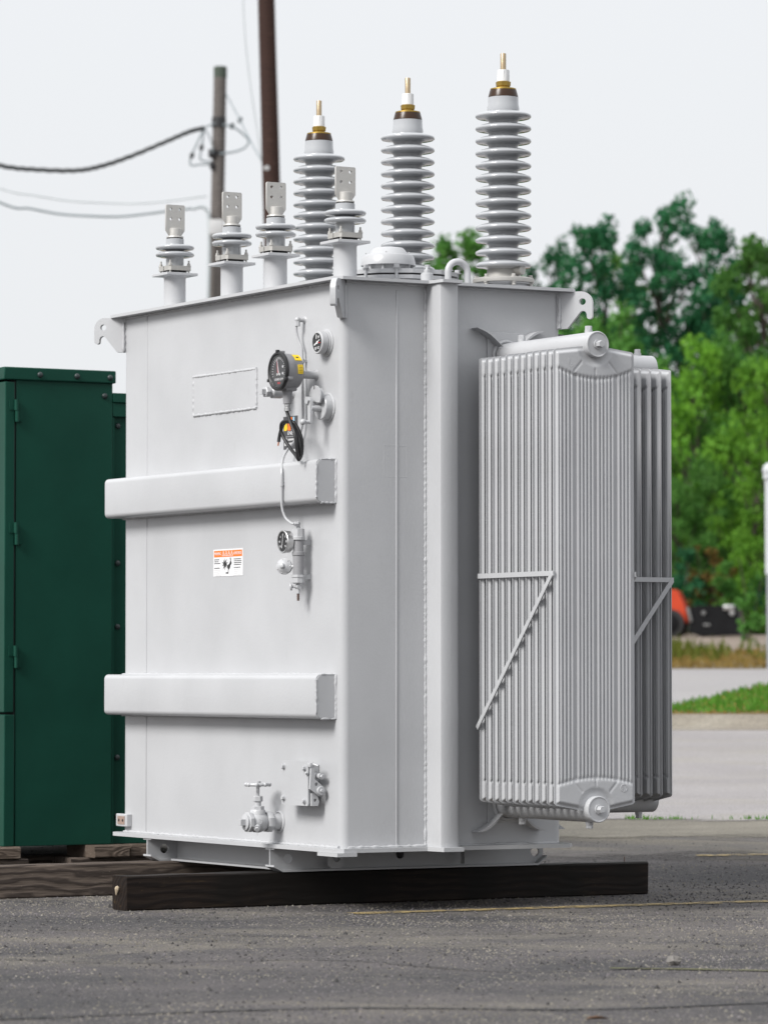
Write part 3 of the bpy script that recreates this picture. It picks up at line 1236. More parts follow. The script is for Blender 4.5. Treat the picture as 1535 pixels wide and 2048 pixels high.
def lv_bushing(loc):
    def z(v): return v - ZC
    mb = MB()
    prof = [(.041, z(2.812)), (.041, z(2.868))]
    for zz in (z(2.886), z(2.918)):
        prof += [(.041, zz - .015), (.046, zz - .0105), (.072, zz - .0100), (.084, zz - .0075), (.0885, zz), (.087, zz + .0055), (.078, zz + .0105), (.050, zz + .0135), (.042, zz + .0165)]
    prof += [(.0415, z(2.942)), (.0415, z(2.958)), (.038, z(2.960))]
    mb.lathe(prof, seg=40)
    root = mb.build("low_voltage_bushing", M_porc, TR, smooth=50, loc=loc)
    mb = MB()
    mb.lathe([(.052, 0), (.050, .006), (.0495, z(2.776)), (.053, z(2.784)), (.062, z(2.789))], seg=36)
    mb.build("turret", M_grey, root)
    mb = MB()
    mb.box(-.078, .078, -.078, .078, z(2.788), z(2.800), .0012, 1)
    mb.build("mounting_plate", M_grey, root, smooth=0)
    for s in (0, 1):
        mb = MB()
        out = [(-.057, -.003), (-.057, .048), (-.048, .057), (.048, .057), (.057, .048), (.057, -.003)]
        out = [(x, y) for x, y in out]
        ih = [(.040 * math.cos(R(a)), max(-.003, .040 * math.sin(R(a)))) for a in range(0, 181, 15)]
        poly = [(.057, .003), (.057, .048), (.048, .057), (-.048, .057), (-.057, .048), (-.057, .003)] + [(.0445 * math.cos(R(a)), .003 + .0415 * math.sin(R(a))) for a in range(180, -1, -15)]
        if s:
            poly = [(-x, -y) for x, y in poly]
        mb.prism(poly, (0, 0, z(2.812)), (1, 0, 0), (0, 1, 0), .021)
        mb.build("clamp_ring_half", M_flange, root, smooth=30)
    mb = MB()
    mb.lathe([(.056, z(2.800)), (.056, z(2.8045)), (.05, z(2.812))], seg=30)
    mb.build("gasket", M_black, root)
    for sx in (-1, 1):
        for sy in (-1, 1):
            mb = MB()
            mb.cyl((sx * .047, sy * .047, z(2.80)), (sx * .047, sy * .047, z(2.858)), .0042, seg=10)
            mb.bolt((sx * .047, sy * .047, z(2.833)), (0, 0, 1), .0085, .012)
            mb.build("stud", M_alu, root)
    mb = MB()
    mb.lathe([(.036, z(2.9595)), (.038, z(2.9605)), (.038, z(2.9635)), (.036, z(2.9645))], seg=30)
    mb.build("gasket", M_black, root)
    mb = MB()
    mb.lathe([(.0385, z(2.9640)), (.0395, z(2.966)), (.038, z(2.971)), (.030, z(2.972)), (.0300, z(3.006)), (.027, z(3.008))], seg=30)
    mb.build("terminal_stem", M_alu, root)
    mb = MB()
    out = [(-.030, z(2.975)), (.030, z(2.975)), (.047, z(2.998)), (.047, z(3.110)), (.043, z(3.115)), (-.043, z(3.115)), (-.047, z(3.110)), (-.047, z(2.998))]
    hl = [circ(sx * .0222, zz, .0072, 14) for sx in (-1, 1) for zz in (z(3.094), z(3.050))]
    mb.prism(out, (0, .006, 0), (1, 0, 0), (0, 0, 1), .012, hl)
    mb.build("terminal_spade", M_alu, root, smooth=40)
    return root


lv = lv_bushing((.15, .24, ZC))
for y in (.855, 1.265, 1.822):
    c = copy_tree(lv)
    c.location = (.15, y, ZC)

# manhole cover with pressure relief dome
mb = MB()
mb.lathe([(.225, 0), (.225, .040), (.27, .040), (.27, .056), (.22, .056), (.22, .064)], (.55, .50, ZC), seg=12, phase=.26)
mh = mb.build("manhole_flange", M_grey, TR, smooth=0)
mb = MB()
mb.lathe([(.22, .064), (.27, .064), (.27, .082), (.2, .084)], (.55, .50, ZC), seg=12, phase=.26)
mb.build("manhole_cover", M_grey, mh, smooth=0)
for q in range(12):
    a = q * math.pi / 6
    p = Vector((.55 + .262 * math.cos(a), .50 + .262 * math.sin(a), ZC))
    mb = MB()
    mb.bolt(p + Vector((0, 0, .084)), (0, 0, 1), .012, .016)
    mb.cyl(p + Vector((0, 0, .036)), p + Vector((0, 0, .085)), .007, seg=10)
    mb.bolt(p + Vector((0, 0, .040)), (0, 0, -1), .012, .016)
    mb.build("bolt", M_grey, mh)
mb = MB()
dc = Vector((.50, .485, ZC))
mb.lathe([(.116, .118), (.118, .114), (.1175, .124), (.111, .152), (.106, .158), (.088, .162), (.070, .186), (.064, .191), (.03, .196), (.0, .197)], dc, seg=44)
dome = mb.build("pressure_relief_dome", M_grey, TR)
mb = MB()
mb.lathe([(.10, .084), (.10, .092), (.088, .093), (.088, .118)], dc, seg=36)
mb.build("dome_base", M_grey, dome)
for q in range(10):
    a = q * math.pi / 5 + .2
    p = dc + Vector((.103 * math.cos(a), .103 * math.sin(a), .084))
    mb = MB()
    mb.cyl(p, p + Vector((0, 0, .036)), .0055 if q % 2 else .004, seg=10)
    mb.bolt(p, (0, 0, 1), .009, .012)
    mb.build("stud", M_grey, dome)
for q in range(5):
    a = q * 1.257 + 4.1
    mb = MB()
    mb.sphere(dc + Vector((.098 * math.cos(a), .098 * math.sin(a), .167)), .0035, 8)
    mb.build("rivet", M_steel, dome)

# lifting eye, filler stub and small covers
mb = MB()
pts = [(.546, .06, ZC - .002), (.546, .06, ZC + .05)] + [(.594 - .048 * math.cos(R(a)), .06, ZC + .055 + .045 * math.sin(R(a))) for a in range(0, 181, 18)] + [(.642, .06, ZC + .05), (.642, .06, ZC - .002)]
mb.tube(pts, .0145, 14)
mb.build("lifting_eye", M_grey, TR)
mb = MB()
mb.lathe([(.026, 0), (.026, .040), (.022, .042), (.0, .042)], (.437, .05, ZC), seg=24)
stub = mb.build("filler_stub", M_grey, TR)
mb = MB()
mb.bolt((.437, .05, ZC + .042), (0, 0, 1), .014, .016)
mb.torus((.46, .09, ZC + .045), (.87, -.5, 0), .024, .005, 24, 8)
mb.build("stub_cap", M_grey, stub)
for (x, y) in ((.30, 1.45), (.34, 1.13)):
    mb = MB()
    mb.lathe([(.05, 0), (.05, .03), (.045, .031)], (x, y, ZC), seg=24)
    o = mb.build("inspection_cap", M_grey, TR)
    mb = MB()
    mb.lathe([(.055, .033), (.055, .045), (.05, .046)], (x, y, ZC), seg=24)
    mb.bolt((x - .035, y - .02, ZC + .046), (0, 0, 1), .012, .014)
    mb.bolt((x + .035, y + .02, ZC + .046), (0, 0, 1), .012, .014)
    mb.build("cap_lid", M_grey, o)

# ------------------------------------------------------------------ instruments on the front wall (normal -x)
NX = Vector((-1, 0, 0))
RT, UP = Vector((0, -1, 0)), Vector((0, 0, 1))

# large dial thermometer on a stand-off
gy, gzc = .217, 2.238
mb = MB()
mb.lathe([(.022, 0), (.020, .004), (.0165, .010), (.0165, .066), (.018, .067), (.018, .078)], (0, gy, gzc - .010), NX, 24)
well = mb.build("gauge_well", M_grey, TR)
mb = MB()
mb.hexa((-.077, gy, gzc - .010), (-.090, gy, gzc - .010), .020, .3)
mb.build("yellow_collar", M_yellow, well)
mb = MB()
mb.lathe([(.030, .088), (.058, .090), (.068, .097), (.072, .106), (.073, .135), (.0745, .137), (.0765, .160), (.079, .172)], (0, gy, gzc), NX, 48)
for a in (90, 205, 335):
    c = Vector((-.165, gy - .079 * math.cos(R(a)), gzc + .079 * math.sin(R(a))))
    mb.box(c.x - .012, c.x + .012, c.y - .008, c.y + .008, c.z - .007, c.z + .007, .002)
gb = mb.build("dial_thermometer", M_gauge, TR)
mb = MB()
mb.lathe([(.0795, .172), (.082, .174), (.082, .184), (.080, .188), (.072, .189), (.067, .183), (.0665, .176)], (0, gy, gzc), NX, 48)
for a in (90, 205, 335):
    c = Vector((-.182, gy - .083 * math.cos(R(a)), gzc + .083 * math.sin(R(a))))
    mb.box(c.x - .009, c.x + .004, c.y - .007, c.y + .007, c.z - .006, c.z + .006, .001)
mb.build("bezel", M_black, gb)
mb = MB()
mb.lathe([(.067, .1765), (.067, .1775)], (0, gy, gzc), NX, 40)
mb.build("dial_face", M_dial, gb, smooth=0)
mb = MB()
mb.lathe([(.067, .1845), (.067, .1855)], (0, gy, gzc), NX, 40)
mb.build("dial_glass", M_glass, gb, smooth=0)


def needle(p, q, w, m, name, x, parent):
    p, q = Vector((x, *p)), Vector((x, *q))
    t = (q - p).normalized()
    s = t.cross(NX)
    mb = MB()
    mb.prism([(-w, 0), (w, 0), (w * .4, (q - p).length), (-w * .4, (q - p).length)], p, s, t, .0012)
    return mb.build(name, m, parent, smooth=0)


needle((gy - .003, gzc - .013), (gy + .012, gzc + .050), .0035, M_paper, "white_needle", -.1795, gb)
needle((gy + .006, gzc - .008), (gy + .014, gzc + .044), .0028, M_red, "red_needle", -.1788, gb)
mb = MB()
for dy, dz in ((.014, -.012), (-.006, -.013), (-.034, -.010), (-.034, .018)):
    mb.lathe([(.0055, .1776), (.0055, .1785)], (0, gy + dy, gzc + dz), NX, 12)
mb.build("dial_marks", M_paper, gb, smooth=0)
# numbered band of the dial, a pale arc at upper right
mb = MB()
for a in range(-20, 201, 11):
    ca, sa = math.cos(R(a)), math.sin(R(a))
    p = Vector((-.1778, gy - .060 * ca, gzc + .060 * sa))
    q = Vector((-.1778, gy - .050 * ca, gzc + .050 * sa))
    mb.tube([p, q], .0011, 5)
mb.build("dial_scale", M_paper, gb)
text("dial_lettering", "LIQUID TEMP", .0135, M_paper, gb, (-.1779, gy, gzc - .034), RT, UP, sx=.95)
mb = MB()
for i in range(5):
    y = gy + .009 - i * .0048
    mb.box(-.1787, -.1777, y - .0018, y + .0018, gzc - .053, gzc - .045)
mb.build("red_mark", M_red, gb, smooth=0)


def curved_patch(x0, x1, a0, a1, r, m, name, parent):
    mb = MB()
    rr = []
    for i in range(9):
        a = R(a0 + (a1 - a0) * i / 8)
        y, z = gy - r * math.cos(a), gzc + r * math.sin(a)
        y2, z2 = gy - (r - .002) * math.cos(a), gzc + (r - .002) * math.sin(a)
        rr.append([(x0, y, z), (x1, y, z), (x1, y2, z2), (x0, y2, z2)])
    mb.rings(rr)
    return mb.build(name, m, parent, smooth=20)


yl = curved_patch(-.102, -.132, 36, 68, .0746, M_yellow, "yellow_tag", gb)
curved_patch(-.112, -.124, 47, 53, .0752, M_ink, "tag_print", yl)
yl = curved_patch(-.103, -.126, -10, 20, .0746, M_yellow, "yellow_tag", gb)
for a in (-5, 0, 5, 10, 15):
    curved_patch(-.106, -.123, a, a + 1.2, .0750, M_brown, "tag_print", yl)
mb = MB()
mb.box(-.160, -.105, gy - .028, gy + .028, gzc - .082, gzc - .058, .006)
mb.lathe([(.024, 0), (.0195, .012), (.018, .056), (.014, .058)], (-.138, gy, gzc - .078), (0, 0, -1), 24)
mb.build("conduit_boss", M_gauge, gb)
mb = MB()
mb.lathe([(.0125, 0), (.0125, .010), (.0105, .011), (.0105, .015), (.0135, .016), (.0135, .029), (.010, .031)], (-.138, gy, gzc - .1355), (0, 0, -1), 20)
mb.build("cable_gland", M_steel, gb)


# coiled lead hanging from the gland
def fpix(px, py, x):
    """wall-side coordinates from the survey of the photograph: y, z at stand-off x"""
    a = (px - 767.5) / 8000.0
    b = -(py - 1024) / 8000.0
    p = R(PITCH)
    d = Vector((a, math.cos(p) - b * math.sin(p), math.sin(p) + b * math.cos(p)))
    C = Vector((0, 0, CAM_H))
    t = (x - (C - ORG).dot(AX)) / d.dot(AX)
    q = C + d * t - ORG
    return Vector((x, q.dot(AY), q.z))


cp = [(573.2, 822, -.138), (577, 833, -.142), (582.6, 850, -.146), (589, 866, -.146), (592.3, 885, -.142), (594.4, 906, -.136), (597, 919.5, -.128),
      (603, 908, -.112), (604, 886, -.108), (600.5, 869, -.11), (593, 852.6, -.12), (586, 844.5, -.13), (577, 841, -.134), (568.5, 842.4, -.132),
      (562.7, 848, -.128), (562, 861, -.122), (566.5, 874, -.116), (574.6, 888, -.11), (582.6, 899.5, -.108), (591.7, 911, -.11), (596.5, 917, -.114),
      (599.5, 905, -.122), (598.5, 886, -.126), (596, 871, -.124), (590, 856, -.118), (581, 845.5, -.112), (572, 844, -.108), (565.5, 850, -.106),
      (561, 863, -.106), (558.4, 875, -.108), (557.2, 884, -.11)]
P = [fpix(*c) for c in cp]
mb = MB()
mb.tube(spline(P, 6), .0072, 12)
lead = mb.build("gauge_lead", M_black, TR)
tip = (P[-1] - P[-2]).normalized()
mb = MB()
for k in range(5):
    o = Vector((random.uniform(-.002, .002), random.uniform(-.002, .002), 0))
    mb.tube([P[-1] + o - tip * .003, P[-1] + o + tip * random.uniform(.013, .018)], .0016, 6)
mb.build("copper_tip", M_copper, lead)

# plugged sampling tee behind the thermometer
mb = MB()
c = fpix(585, 786, 0)
mb.lathe([(.026, 0), (.022, .004), (.018, .012), (.018, .05), (.024, .052), (.026, .06), (.026, .10), (.020, .106), (.020, .118)], c, NX, 24)
tee = mb.build("sampling_port", M_grey, TR)
mb = MB()
mb.hexa(c + NX * .116, c + NX * .134, .024)
mb.box(-.152, -.134, c.y - .011, c.y + .011, c.z - .011, c.z + .011, .001)
mb.build("port_plug", M_grey, tee, smooth=20)
mb = MB()
c2 = c + Vector((-.06, .0, .02))
mb.cyl(c + Vector((-.03, .012, .066)), c + Vector((-.10, .012, .066)), .008, seg=12)
mb.bolt(c + Vector((-.10, .012, .066)), NX, .011, .014)
mb.build("pipe_plug", M_grey, tee)

# small round liquid level gauge
sy, sz = .127, 2.357
mb = MB()
mb.torus((-.002, sy, sz), NX, .053, .006, 30, 7)
mb.lathe([(.052, 0), (.052, .014), (.050, .0145), (.0455, .015), (.0455, .017), (.048, .018), (.048, .044), (.045, .048), (.040, .048), (.0395, .044)], (0, sy, sz), NX, 40)
lg = mb.build("level_gauge", M_grey, TR)
mb = MB()
mb.lathe([(.0395, .0442), (.0395, .0450)], (0, sy, sz), NX, 36)
mb.build("dial_face", M_dial, lg, smooth=0)
needle((sy + .024, sz - .010), (sy - .022, sz + .011), .0035, M_paper, "white_needle", -.0462, lg)
needle((sy - .012, sz - .001), (sy - .026, sz - .002), .002, M_red, "red_needle", -.0458, lg)
text("dial_lettering", "HI", .015, M_paper, lg, (-.0455, sy - .010, sz + .022), RT, UP)
text("dial_lettering", "LO", .015, M_paper, lg, (-.0455, sy - .008, sz - .022), RT, UP)
mb = MB()
mb.box(-.0462, -.0452, sy + .006, sy + .011, sz + .016, sz + .034)
mb.box(-.0462, -.0452, sy + .012, sy + .018, sz - .030, sz - .018)
mb.lathe([(.0065, .045), (.0065, .0472)], (0, sy, sz), NX, 14)
mb.build("dial_marks", M_paper, lg, smooth=0)

# tap changer with dial plate and crank
ty, tz = .113, 2.087
mb = MB()
mb.torus((-.002, ty, tz), NX, .055, .006, 30, 7)
mb.lathe([(.053, 0), (.053, .038), (.050, .041), (.0, .041)], (0, ty, tz), NX, 40)
tc_ = mb.build("tap_changer", M_grey, TR)
mb = MB()
sect = [(.050 * math.cos(R(a)), .050 * math.sin(R(a))) for a in range(-28, 209, 12)]
mb.prism(sect, (-.058, ty + .004, tz + .040), RT, UP, .006)
mb.cyl((-.04, ty, tz + .045), (-.058, ty, tz + .045), .034, seg=24)
mb.build("dial_plate", M_grey, tc_)
mb = MB()
mb.box(-.0655, -.0643, ty + .004, ty + .008, tz + .074, tz + .090)
mb.build("dial_slot", M_ink, tc_, smooth=0)
mb = MB()
mb.cyl((-.04, ty - .004, tz - .006), (-.088, ty - .004, tz - .006), .014, seg=18)
mb.prism([(-.010, -.062), (.010, -.062), (.013, .03), (.008, .042), (-.030, .050), (-.036, .040), (-.014, .026)], (-.082, ty - .002, tz - .006), RT, UP, .012)
mb.lathe([(.016, 0), (.016, .014)], (-.088, ty + .006, tz + .026), NX, 5)
mb.cyl((-.088, ty - .002, tz - .064), (-.118, ty - .002, tz - .064), .008, seg=14)
mb.sphere((-.122, ty - .002, tz - .064), .013, 14)
mb.build("crank", M_grey, tc_)

# gas tube from the top fitting down to the regulator
mb = MB()
e0 = fpix(609, 640, 0)
mb.lathe([(.016, 0), (.012, .004), (.010, .008), (.010, .030)], e0, NX, 16)
mb.sphere(e0 + NX * .034, .0125, 12)
mb.hexa(e0 + NX * .034 + Vector((0, 0, -.004)), e0 + NX * .034 + Vector((0, 0, -.028)), .011)
fit = mb.build("tube_elbow", M_grey, TR)
tp = [(592.5, 650, -.036), (592.8, 664, -.034), (597, 681, -.028), (603, 697, -.022), (604.3, 712, -.02), (604.8, 760, -.02), (605.2, 810, -.02), (604.8, 840, -.02),
      (602, 860, -.022), (594, 877, -.026), (580, 893, -.034), (569, 909, -.05), (564.2, 925, -.085), (563.3, 945, -.102), (563, 975, -.103), (563.2, 1005, -.102),
      (565.5, 1022, -.098), (572, 1037, -.090), (582, 1046, -.083), (588, 1048, -.078)]
mb = MB()
mb.tube(spline([fpix(*c) for c in tp], 5), .0056, 10)
tube = mb.build("gas_tube", M_grey, TR)
for c in ((604.4, 722, -.02), (563, 968, -.103)):
    q = fpix(*c)
    mb = MB()
    mb.cyl(q + Vector((0, 0, .010)), q - Vector((0, 0, .010)), .0085, seg=12)
    mb.box(q.x, min(q.x + .03, 0) if q.x > -.09 else -.093, q.y - .006, q.y + .006, q.z - .005, q.z + .005)
    mb.build("tube_clip", M_grey, tube)

# pressure regulator column with gauge, bell and stopcock
ry = .268
rx = -.058


def rz(py): return 1.585 - (py - 1058) / 486.0


mb = MB()
mb.lathe([(.0225, rz(1163)), (.0225, rz(1080))], (rx, ry, 0), (0, 0, 1), 28)
mb.lathe([(.024, rz(1112)), (.026, rz(1111)), (.026, rz(1105)), (.024, rz(1104))], (rx, ry, 0), (0, 0, 1), 28)
reg = mb.build("gas_regulator", M_gauge, TR)
mb = MB()
mb.box(-.035, 0, ry - .006, ry + .006, rz(1090), rz(1080))
mb.build("wall_bracket", M_grey, reg, smooth=0)
mb = MB()
mb.box(-.035, 0, ry - .006, ry + .006, rz(1160), rz(1150))
mb.build("wall_bracket", M_grey, reg, smooth=0)
mb = MB()
mb.lathe([(.027, rz(1074)), (.0265, rz(1058)), (.02, rz(1057))], (rx, ry, 0), (0, 0, 1), 8, .2)
mb.lathe([(.0285, rz(1080)), (.029, rz(1074)), (.025, rz(1073))], (rx, ry, 0), (0, 0, 1), 28)
mb.cyl((rx, ry, rz(1058)), (rx, ry, rz(1049)), .0085, seg=14)
mb.sphere((rx, ry, rz(1047)), .010, 12)
q = fpix(588, 1048, -.078)
mb.hexa(q, q + Vector((.018, -.006, .0)), .011)
mb.build("top_cap", M_grey, reg, smooth=25)
mb = MB()
mb.lathe([(.029, rz(1151)), (.029, rz(1156)), (.026, rz(1157)), (.026, rz(1167)), (.02, rz(1169))], (rx, ry, 0), (0, 0, 1), 8, .2)
mb.build("bottom_cap", M_grey, reg, smooth=25)
gq = fpix(567, 1083.5, -.108)
mb = MB()
mb.lathe([(.014, -.030), (.040, -.028), (.046, -.024), (.046, -.003), (.0485, -.002), (.0485, .004), (.046, .007), (.042, .006), (.0415, .002)], gq, NX, 40)
mb.cyl(gq - NX * .03, gq - NX * .055 + Vector((0, -.015, 0)), .008, seg=12)
pg = mb.build("pressure_gauge", M_steel, reg)
mb = MB()
mb.lathe([(.0415, .0022), (.0415, .003)], gq, NX, 36)
mb.build("dial_face", M_dial, pg, smooth=0)
needle((gq.y + .006, gq.z - .027), (gq.y - .005, gq.z + .030), .0016, M_paper, "white_needle", gq.x - .0045, pg)
for s_, a in (("0", 90), ("5", 45), ("5", 135), ("10", 0), ("10", 180), ("15", -42), ("15", 222)):
    text("dial_lettering", s_, .0125, M_paper, pg, gq + NX * .0034 + Vector((0, -.029 * math.cos(R(a)), .029 * math.sin(R(a)))), RT, UP)
bq = fpix(568, 1133, -.10)
mb = MB()
n = Vector((-.75, -.62, .12)).normalized()
mb.lathe([(.020, -.030), (.028, -.024), (.030, -.008), (.034, -.006), (.034, .004), (.029, .006), (.022, .016), (.012, .020), (.009, .030), (.004, .032)], bq, n, 28)
mb.tube([bq - n * .01, bq + Vector((.03, -.03, 0)), Vector((rx, ry, bq.z))], .008, 10)
bell = mb.build("relief_valve", M_grey, reg)
a_, b_, _ = frame(n)
for q in range(7):
    t = q * 2 * math.pi / 7
    mb = MB()
    mb.sphere(bq + n * .006 + (a_ * math.cos(t) + b_ * math.sin(t)) * .0285, .0036, 8)
    mb.build("screw", M_steel, bell)
mb = MB()
mb.cyl((rx, ry, rz(1167)), (rx, ry, rz(1189)), .008, seg=14)
mb.lathe([(.011, -.012), (.012, 0), (.011, .012)], (rx, ry, rz(1175)), (0, 1, 0), 14)
mb.cyl((rx, ry, rz(1175)), (rx - .022, ry + .014, rz(1175)), .006, seg=10)
mb.lathe([(.015, 0), (.017, .003), (.015, .008)], (rx - .022, ry + .014, rz(1175)), (-.8, .5, -.1), 10)
mb.build("stopcock", M_grey, reg)
mb = MB()
mb.lathe([(.0055, 0), (.006, -.004), (.005, -.008), (.006, -.012), (.005, -.016), (.006, -.020), (.005, -.024), (.0055, -.030)], (rx, ry, rz(1189)), (0, 0, 1), 12)
mb.build("hose_barb", M_brown, reg)

# warning label
wy0, wy1, wz0, wz1 = .869, 1.144, 1.405, 1.523
wl = MB().box(-.0016, .002, wy0, wy1, wz0, wz1).build("warning_label", M_paper, TR, smooth=0)
mb = MB().box(-.0022, -.001, wy0 + .007, wy1 - .007, wz1 - .034, wz1 - .006)
hb = mb.build("orange_band", M_orange, wl, smooth=0)
yc = (wy0 + wy1) / 2
text("label_lettering", "WARNING", .0175, M_paper, wl, (-.0024, wy1 - .042, wz1 - .020), RT, UP, sx=.72)
text("label_lettering", "ADVERTENCIA", .0175, M_paper, wl, (-.0024, wy0 + .047, wz1 - .020), RT, UP, sx=.62)
mb = MB()
for i in range(4):
    y = yc + .042 - i * .026
    for p, q in (((0, .011), (-.010, -.009)), ((-.010, -.009), (.010, -.009)), ((.010, -.009), (0, .011))):
        mb.tube([(-.0023, y + p[0], wz1 - .020 + p[1]), (-.0023, y + q[0], wz1 - .020 + q[1])], .0012, 5)
    mb.tube([(-.0023, y, wz1 - .016), (-.0023, y, wz1 - .024)], .0011, 5)
mb.build("hazard_triangles", M_paper, wl)
mb = MB()
rl = random.Random(3)
for side in (0, 1):
    for i in range(9):
        z = wz1 - .045 - i * .0082 - (.004 if i > 3 else 0)
        if side == 0 and i == 3: continue
        y = wy1 - .010 if side == 0 else wy0 + .082
        ln = rl.uniform(.04, .056) if side == 0 else rl.uniform(.05, .072)
        k = y
        while k > y - ln:
            w = rl.uniform(.005, .012)
            if i < 5:
                mb.box(-.0022, -.0012, max(k - w, y - ln), k, z - .0019, z + .0019)
            k -= w + .003
mb.build("fine_print", M_ink, wl, smooth=0)
mb = MB()
for side in (0, 1):
    for i in range(5, 9):
        z = wz1 - .045 - i * .0082 - .004
        y = wy1 - .010 if side == 0 else wy0 + .082
        k, ln = y, rl.uniform(.04, .06)
        while k > y - ln:
            w = rl.uniform(.006, .014)
            mb.box(-.0021, -.0012, k - w, k, z - .0010, z + .0010)
            k -= w + .003
mb.build("fine_print", M_inkgrey, wl, smooth=0)
mb = MB()
cy_, cz_ = yc + .028, 1.458
star = []
for i in range(20):
    a = 2 * math.pi * i / 20
    r = rl.uniform(.024, .034) if i % 2 else rl.uniform(.008, .013)
    star.append((r * math.cos(a) * 1.1, r * math.sin(a)))
mb.prism(star, (-.0014, cy_, cz_), RT, UP, .0008)
fg = [(.0, .0), (.012, .006), (.02, .018), (.016, .03), (.022, .032), (.026, .018), (.032, .006), (.022, -.002), (.016, -.014), (.004, -.022), (.0, -.04), (-.004, -.04), (.0, -.02), (-.012, -.008), (-.008, -.004)]
mb.prism([(p[0] + .030, p[1] - .004) for p in fg], (-.0014, cy_, cz_), RT, UP, .0008)
mb.prism([(-.01, 0), (.012, 0), (.012, .006), (-.01, .006)], (-.0014, yc + .010, 1.416), RT, UP, .0008)
mb.build("hazard_figure", M_ink, wl, smooth=0)

# maker's sticker half hidden by the coiled lead
cd = MB().box(-.0016, .002, .379, .504, 1.985, 2.069).build("maker_sticker", M_card, TR, smooth=0)
mb = MB().prism([(0, 0), (.022, 0), (.030, .008), (.026, .030), (.020, .046), (.015, .046), (.013, .022), (.010, .022), (.008, .030), (.0, .012)], (-.0013, .497, 2.009), RT, UP, .0008)
mb.build("emblem", M_yellow, cd, smooth=0)
mb = MB().prism([(.034, 0), (.060, 0), (.054, .022), (.040, .036), (.034, .032)], (-.0013, .497, 2.009), RT, UP, .0008)
mb.prism([(.050, .040), (.074, .036), (.074, .056), (.044, .056)], (-.0013, .497, 2.009), RT, UP, .0008)
mb.build("emblem", M_orange, cd, smooth=0)
mb = MB().prism([(.064, .0), (.076, 0), (.078, .02), (.068, .032)], (-.0013, .497, 2.009), RT, UP, .0008)
mb.prism([(.078, .028), (.092, .022), (.092, .056), (.078, .056)], (-.0013, .497, 2.009), RT, UP, .0008)
mb.build("emblem", M_blue, cd, smooth=0)
text("sticker_lettering", "ENE", .021, M_paper, cd, (-.0018, .442, 1.997), RT, UP, sx=1.25)
c2 = MB().box(-.0014, .002, .395, .502, 1.930, 1.982).build("maker_sticker", M_card, TR, smooth=0)
mb = MB()
mb.box(-.002, -.001, .472, .494, 1.945, 1.978)
mb.box(-.002, -.001, .41, .462, 1.966, 1.974)
mb.box(-.002, -.001, .42, .462, 1.950, 1.957)
mb.build("fine_print", M_inkgrey, c2, smooth=0)

# drain valve
dy, dz = .537, .356
mb = MB()
mb.torus((-.002, dy, dz), NX, .042, .006, 28, 7)
mb.lathe([(.041, 0), (.036, .003), (.034, .030), (.034, .042)], (0, dy, dz), NX, 28)
mb.lathe([(.043, .042), (.046, .046), (.046, .066), (.043, .070)], (0, dy, dz), NX, 8, .39)
mb.lathe([(.034, .070), (.040, .082), (.045, .100), (.043, .122), (.034, .138)], (0, dy, dz), NX, 28)
mb.lathe([(.041, .138), (.044, .141), (.044, .156), (.041, .158)], (0, dy, dz), NX, 8, .39)
dv = mb.build("drain_valve", M_grey, TR)
mb = MB()
mb.lathe([(.033, .158), (.034, .166), (.026, .168)], (0, dy, dz), NX, 24)
mb.box(-.192, -.167, dy - .013, dy + .013, dz - .013, dz + .013, .001)
mb.build("square_plug", M_grey, dv, smooth=20)
mb = MB()
mb.lathe([(.034, .02), (.033, .046), (.030, .052)], (-.104, dy, dz), UP, 24)
mb.lathe([(.027, .052), (.027, .066), (.022, .068)], (-.104, dy, dz), UP, 6)
mb.lathe([(.014, .068), (.014, .086)], (-.104, dy, dz), UP, 18)
mb.lathe([(.019, .086), (.021, .089), (.021, .107), (.018, .110)], (-.104, dy, dz), UP, 6)
mb.lathe([(.0075, .110), (.0075, .150)], (-.104, dy, dz), UP, 14)
mb.build("valve_bonnet", M_grey, dv, smooth=25)
mb = MB()
hc = Vector((-.104, dy, dz + .158))
mb.torus(hc, UP, .045, .0075, 30, 10)
for q in range(8):
    t = q * math.pi / 4 + .2
    mb.sphere(hc + Vector((.049 * math.cos(t), .049 * math.sin(t), 0)), .0095, 10)
for q in range(3):
    t = q * 2 * math.pi / 3
    mb.tube([hc, hc + Vector((.045 * math.cos(t), .045 * math.sin(t), 0))], .006, 8)
mb.cyl(hc - Vector((0, 0, .012)), hc + Vector((0, 0, .014)), .013, seg=14)
mb.build("handwheel", M_grey, dv)
mb = MB()
d = Vector((-.45, -.75, -.45)).normalized()
o = Vector((-.104, dy, dz)) + d * .036
mb.cyl(o, o + d * .022, .014, seg=14)
mb.bolt(o + d * .02, d, .011, .012)
mb.tube([o + d * .025 + Vector((0, 0, -.006)), o + d * .025 + Vector((0, 0, -.026))], .0012, 6)
mb.torus(Vector((-.104, dy, dz)) + Vector((-.30, -.95, .05)).normalized() * .044, (-.30, -.95, .05), .0095, .0015, 18, 6)
mb.build("sampling_cock", M_grey, dv)

